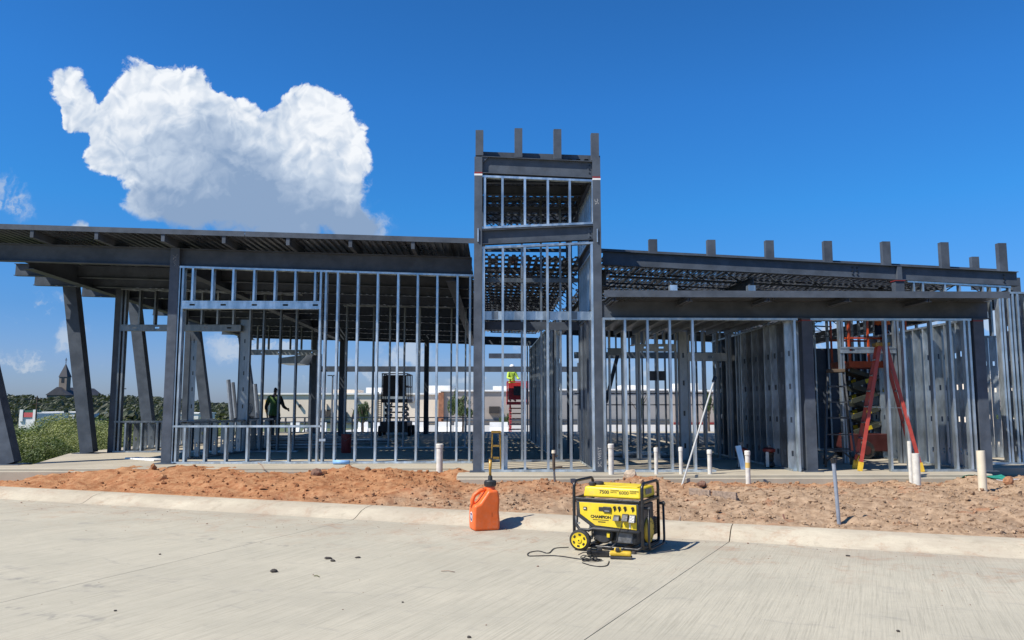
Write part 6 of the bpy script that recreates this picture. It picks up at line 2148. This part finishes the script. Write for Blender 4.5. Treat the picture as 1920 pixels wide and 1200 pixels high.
for i, (x_, z_) in enumerate(((0.085, 0.475), (0.135, 0.475), (0.195, 0.478), (0.275, 0.478))):
    b = smooth_shade(MB().lathe([(0.014, -0.035), (0.016, -0.0205)], (x_, 0, z_), 12, 'y').build('breaker', INK, panel, False), 30)
    MB().prism([(x_ - 0.012, -0.0215, z_ - 0.016), (x_ + 0.012, -0.0215, z_ - 0.016), (x_ + 0.004, -0.0215, z_ - 0.045), (x_ - 0.004, -0.0215, z_ - 0.045)], (0, 0.001, 0)).build('printed_line', INK, b, False)
for i, (x_, z_, w_, h_, m_) in enumerate(((0.110, 0.368, 0.070, 0.062, CHAR), (0.200, 0.378, 0.070, 0.078, CHAR), (0.275, 0.372, 0.066, 0.085, GREYP))):
    cv = MB()
    cv.add([(x_ - w_ / 2, -0.0205, z_ + h_ / 2), (x_ + w_ / 2, -0.0205, z_ + h_ / 2), (x_ + w_ / 2, -0.0205, z_ - h_ / 2), (x_ - w_ / 2, -0.0205, z_ - h_ / 2),
            (x_ - w_ / 2 + 0.005, -0.045, z_ + h_ / 2 - 0.012), (x_ + w_ / 2 - 0.005, -0.045, z_ + h_ / 2 - 0.012), (x_ + w_ / 2 - 0.002, -0.075, z_ - h_ / 2 + 0.004), (x_ - w_ / 2 + 0.002, -0.075, z_ - h_ / 2 + 0.004)],
           [(3, 2, 1, 0), (4, 5, 6, 7), (0, 1, 5, 4), (1, 2, 6, 5), (2, 3, 7, 6), (3, 0, 4, 7)])
    cv.build('outlet_cover', m_, panel, False, bevel=0.004)
MB().box(0.235, 0.250, -0.024, -0.0205, 0.262, 0.318).build('warning_label', WHITE, panel, False)
# lower lip below the panel
MB().tube([(-0.335, -0.01, 0.36), (-0.335, -0.01, 0.26), (-0.30, -0.01, 0.215), (-0.20, -0.01, 0.215), (-0.15, -0.01, 0.235), (0.335, -0.01, 0.228)], 0.018, 10).build('panel_lip', CHAR, gen, False, True)
MB().lathe([(0.014, -0.022), (0.014, -0.01)], (-0.30, -0.02, 0.285), 10, 'y').build('grounding_bolt', SILVER, gen, False)
# engine, alternator, muffler, air box
eng = MB().box(-0.20, 0.06, 0.12, 0.44, 0.075, 0.29).build('engine_block', GREYP, gen, False, bevel=0.02)
for k in range(6):
    MB().box(-0.19, 0.05, 0.105, 0.119, 0.10 + 0.028 * k, 0.112 + 0.028 * k).build('cooling_fin', GREYP, eng, False)
smooth_shade(MB().lathe([(0.10, -0.06), (0.115, -0.03), (0.115, 0.0), (0.09, 0.03)], (-0.06, 0.08, 0.19), 20, 'y').build('flywheel_cover', CHAR, gen, False), 30)
MB().lathe([(0.025, 0), (0.02, 0.03)], (-0.235, 0.08, 0.20), 12, 'x').build('oil_cap', YELLOWD, gen, False)
MB().box(-0.225, -0.198, 0.06, 0.11, 0.10, 0.26).build('fuel_filter', CREAMP, gen, False, bevel=0.008)
MB().box(-0.01, 0.02, 0.0, 0.012, 0.15, 0.20).build('spark_lead', YELLOW, gen, False)
MB().box(-0.06, 0.02, 0.05, 0.07, 0.082, 0.105).build('valve_label', SILVER, gen, False)
alt = MB().box(0.07, 0.30, 0.03, 0.40, 0.085, 0.245).build('alternator_cover', CHAR, gen, False, bevel=0.02)
MB().box(0.09, 0.255, 0.018, 0.0295, 0.10, 0.232).build('alternator_plate', GREYP, alt, False, bevel=0.006)
for k in range(7):
    MB().box(0.268, 0.298, 0.020, 0.0295, 0.11 + 0.017 * k, 0.119 + 0.017 * k).build('vent_slot', INK, alt, False)
smooth_shade(MB().lathe([(0.135, 0.0), (0.14, 0.012), (0.13, 0.03), (0.05, 0.038)], (0.325, 0.30, 0.215), 28, 'x').build('end_cover', YELLOWD, gen, False), 30)
for k in range(8):
    a = k * math.pi / 4
    MB().lathe([(0.008, 0), (0.008, 0.003)], (0.362, 0.30 + 0.09 * math.cos(a), 0.215 + 0.09 * math.sin(a)), 8, 'x').build('vent_slot', INK, gen, False)
muf = MB().box(0.16, 0.335, 0.47, 0.63, 0.13, 0.32).build('muffler', CHAR, gen, False, bevel=0.012)
for k in range(7):
    MB().box(0.336, 0.341, 0.485, 0.615, 0.145 + 0.024 * k, 0.157 + 0.024 * k).build('louvre', INK, muf, False)
MB().box(-0.24, 0.02, 0.30, 0.50, 0.30, 0.50).build('air_cleaner', CHAR, gen, False, bevel=0.02)
MB().box(0.05, 0.33, 0.06, 0.5, 0.26, 0.50).build('control_box', CHAR, gen, False, bevel=0.01)
# wheels on an axle
MB().tube([(-0.27, -0.09, 0.112), (-0.27, D + 0.09, 0.112)], 0.010, 8).build('axle', BLACK, gen, False)
for y0 in (-0.105, D + 0.04):
    w = MB().lathe([(0.080, 0.0), (0.100, 0.002), (0.112, 0.014), (0.112, 0.048), (0.100, 0.060), (0.080, 0.062)], (-0.27, y0, 0.113), 36, 'y')
    wo_ = smooth_shade(w.build('wheel', RUBBER, gen, False), 40)
    smooth_shade(MB().lathe([(0.078, -0.003), (0.084, -0.006), (0.084, 0.003)], (-0.27, y0 + 0.0, 0.113), 32, 'y').build('rim', YELLOW, wo_, False), 30)
    smooth_shade(MB().lathe([(0.020, -0.014), (0.028, -0.012), (0.030, -0.0062)], (-0.27, y0, 0.113), 20, 'y').build('hub', YELLOW, wo_, False), 30)
    for k in range(6):
        a = k * math.pi / 3 + 0.4
        ca, sa = math.cos(a), math.sin(a)
        p = []
        for (u, v) in ((0.050, -0.012), (0.070, -0.016), (0.070, 0.016), (0.050, 0.012)):
            p.append((-0.27 + ca * u - sa * v, y0 - 0.0068, 0.113 + sa * u + ca * v))
        MB().prism(p, (0, 0.0005, 0)).build('rim_slot', INK, wo_, False)
    MB().lathe([(0.008, -0.016), (0.008, -0.0142)], (-0.27, y0, 0.113), 10, 'y').build('axle_pin', INK, wo_, False)
    MB().box(-0.29, -0.25, *(sorted((y0 + 0.063, y0 + 0.09)) if y0 < 0 else sorted((y0 - 0.03, y0 - 0.001))), 0.05, 0.13).build('axle_bracket', BLACK, gen, False)

# cord, adaptor and charger in front of the generator
def gw(lx, ly, lz):
    ca, sa = math.cos(gr), math.sin(gr)
    return Vector((gx + lx * ca - ly * sa, gy + lx * sa + ly * ca, lz))


c = on(1163, 1048, 0)
t = thing('yellow_charger', 'yellow and black battery charger block lying before the generator', 'charger', (c.x, c.y, 0.002), R(-12))
MB().box(-0.10, 0.12, -0.04, 0.05, 0.0, 0.028).build('base', CHAR, t, False, bevel=0.008)
MB().box(-0.105, 0.115, -0.038, 0.045, 0.029, 0.075).build('shell', YELLOWD, t, False, bevel=0.018, seg=3)
MB().box(-0.06, 0.01, -0.03, 0.04, 0.076, 0.105).build('plug_block', YELLOWD, t, False, bevel=0.008)
MB().box(-0.045, -0.005, -0.045, 0.0, 0.0765, 0.11).build('plug', CHAR, t, False, bevel=0.006)
c2 = on(1124, 1044, 0)
t = thing('plug_adaptor', 'black multi plug adaptor left of the yellow charger', 'adaptor', (c2.x, c2.y, 0.002), R(-8))
MB().box(-0.09, 0.10, -0.035, 0.035, 0.0, 0.06).build('block', BLACK, t, False, bevel=0.01)
MB().box(-0.02, 0.03, -0.03, 0.03, 0.061, 0.10).build('plug', CHAR, t, False, bevel=0.008)
MB().box(-0.13, -0.085, -0.05, 0.06, 0.02, 0.075).build('plug', BLACK, t, False, bevel=0.012)
pts = []
r_ = random.Random(4)
cc = on(1112, 1052, 0)
for k in range(46):
    a = k * 0.62
    rx_ = 0.085 + 0.02 * math.sin(k * 1.7)
    pts.append((cc.x + rx_ * math.cos(a) - 0.05 * (k / 46), cc.y + 0.055 * math.sin(a) + 0.01 * math.sin(k), 0.008 + 0.0016 * k * (0.5 + 0.5 * math.sin(k * 0.9))))
tag(MB().tube(smoothpath(pts, 3), 0.0048, 6).build('coiled_cable', BLACK, smooth=True), 'black cord lying coiled at the adaptor in front of the generator', 'cord')
path = [(1066, 1026), (1040, 1028), (1028, 1037), (1010, 1033), (992, 1036), (991, 1042), (1015, 1042), (1045, 1042), (1080, 1047), (1105, 1050)]
tag(MB().tube(smoothpath([on(x_, y_, 0.007) for x_, y_ in path]), 0.0048, 6).build('loose_cable', BLACK, smooth=True), 'thin black cord looping out to the left of the generator wheel', 'cord')
path = [(1092, 1055), (1108, 1060), (1125, 1062), (1138, 1060), (1142, 1052)]
tag(MB().tube(smoothpath([on(x_, y_, 0.006) for x_, y_ in path]), 0.0048, 6).build('loose_cable', BLACK, smooth=True), 'short black cord curving below the yellow charger', 'cord')
p0 = gw(0.20, -0.08, 0.345)
pts = [p0, gw(0.19, -0.10, 0.28), gw(0.15, -0.09, 0.20), gw(0.13, -0.085, 0.12), on(1138, 1030, 0.05), Vector((c2.x, c2.y, 0.10))]
tag(MB().tube(smoothpath(pts), 0.0055, 8).build('outlet_cable', BLACK, smooth=True), 'black power cord hanging from the generator outlet down to the adaptor', 'cord')
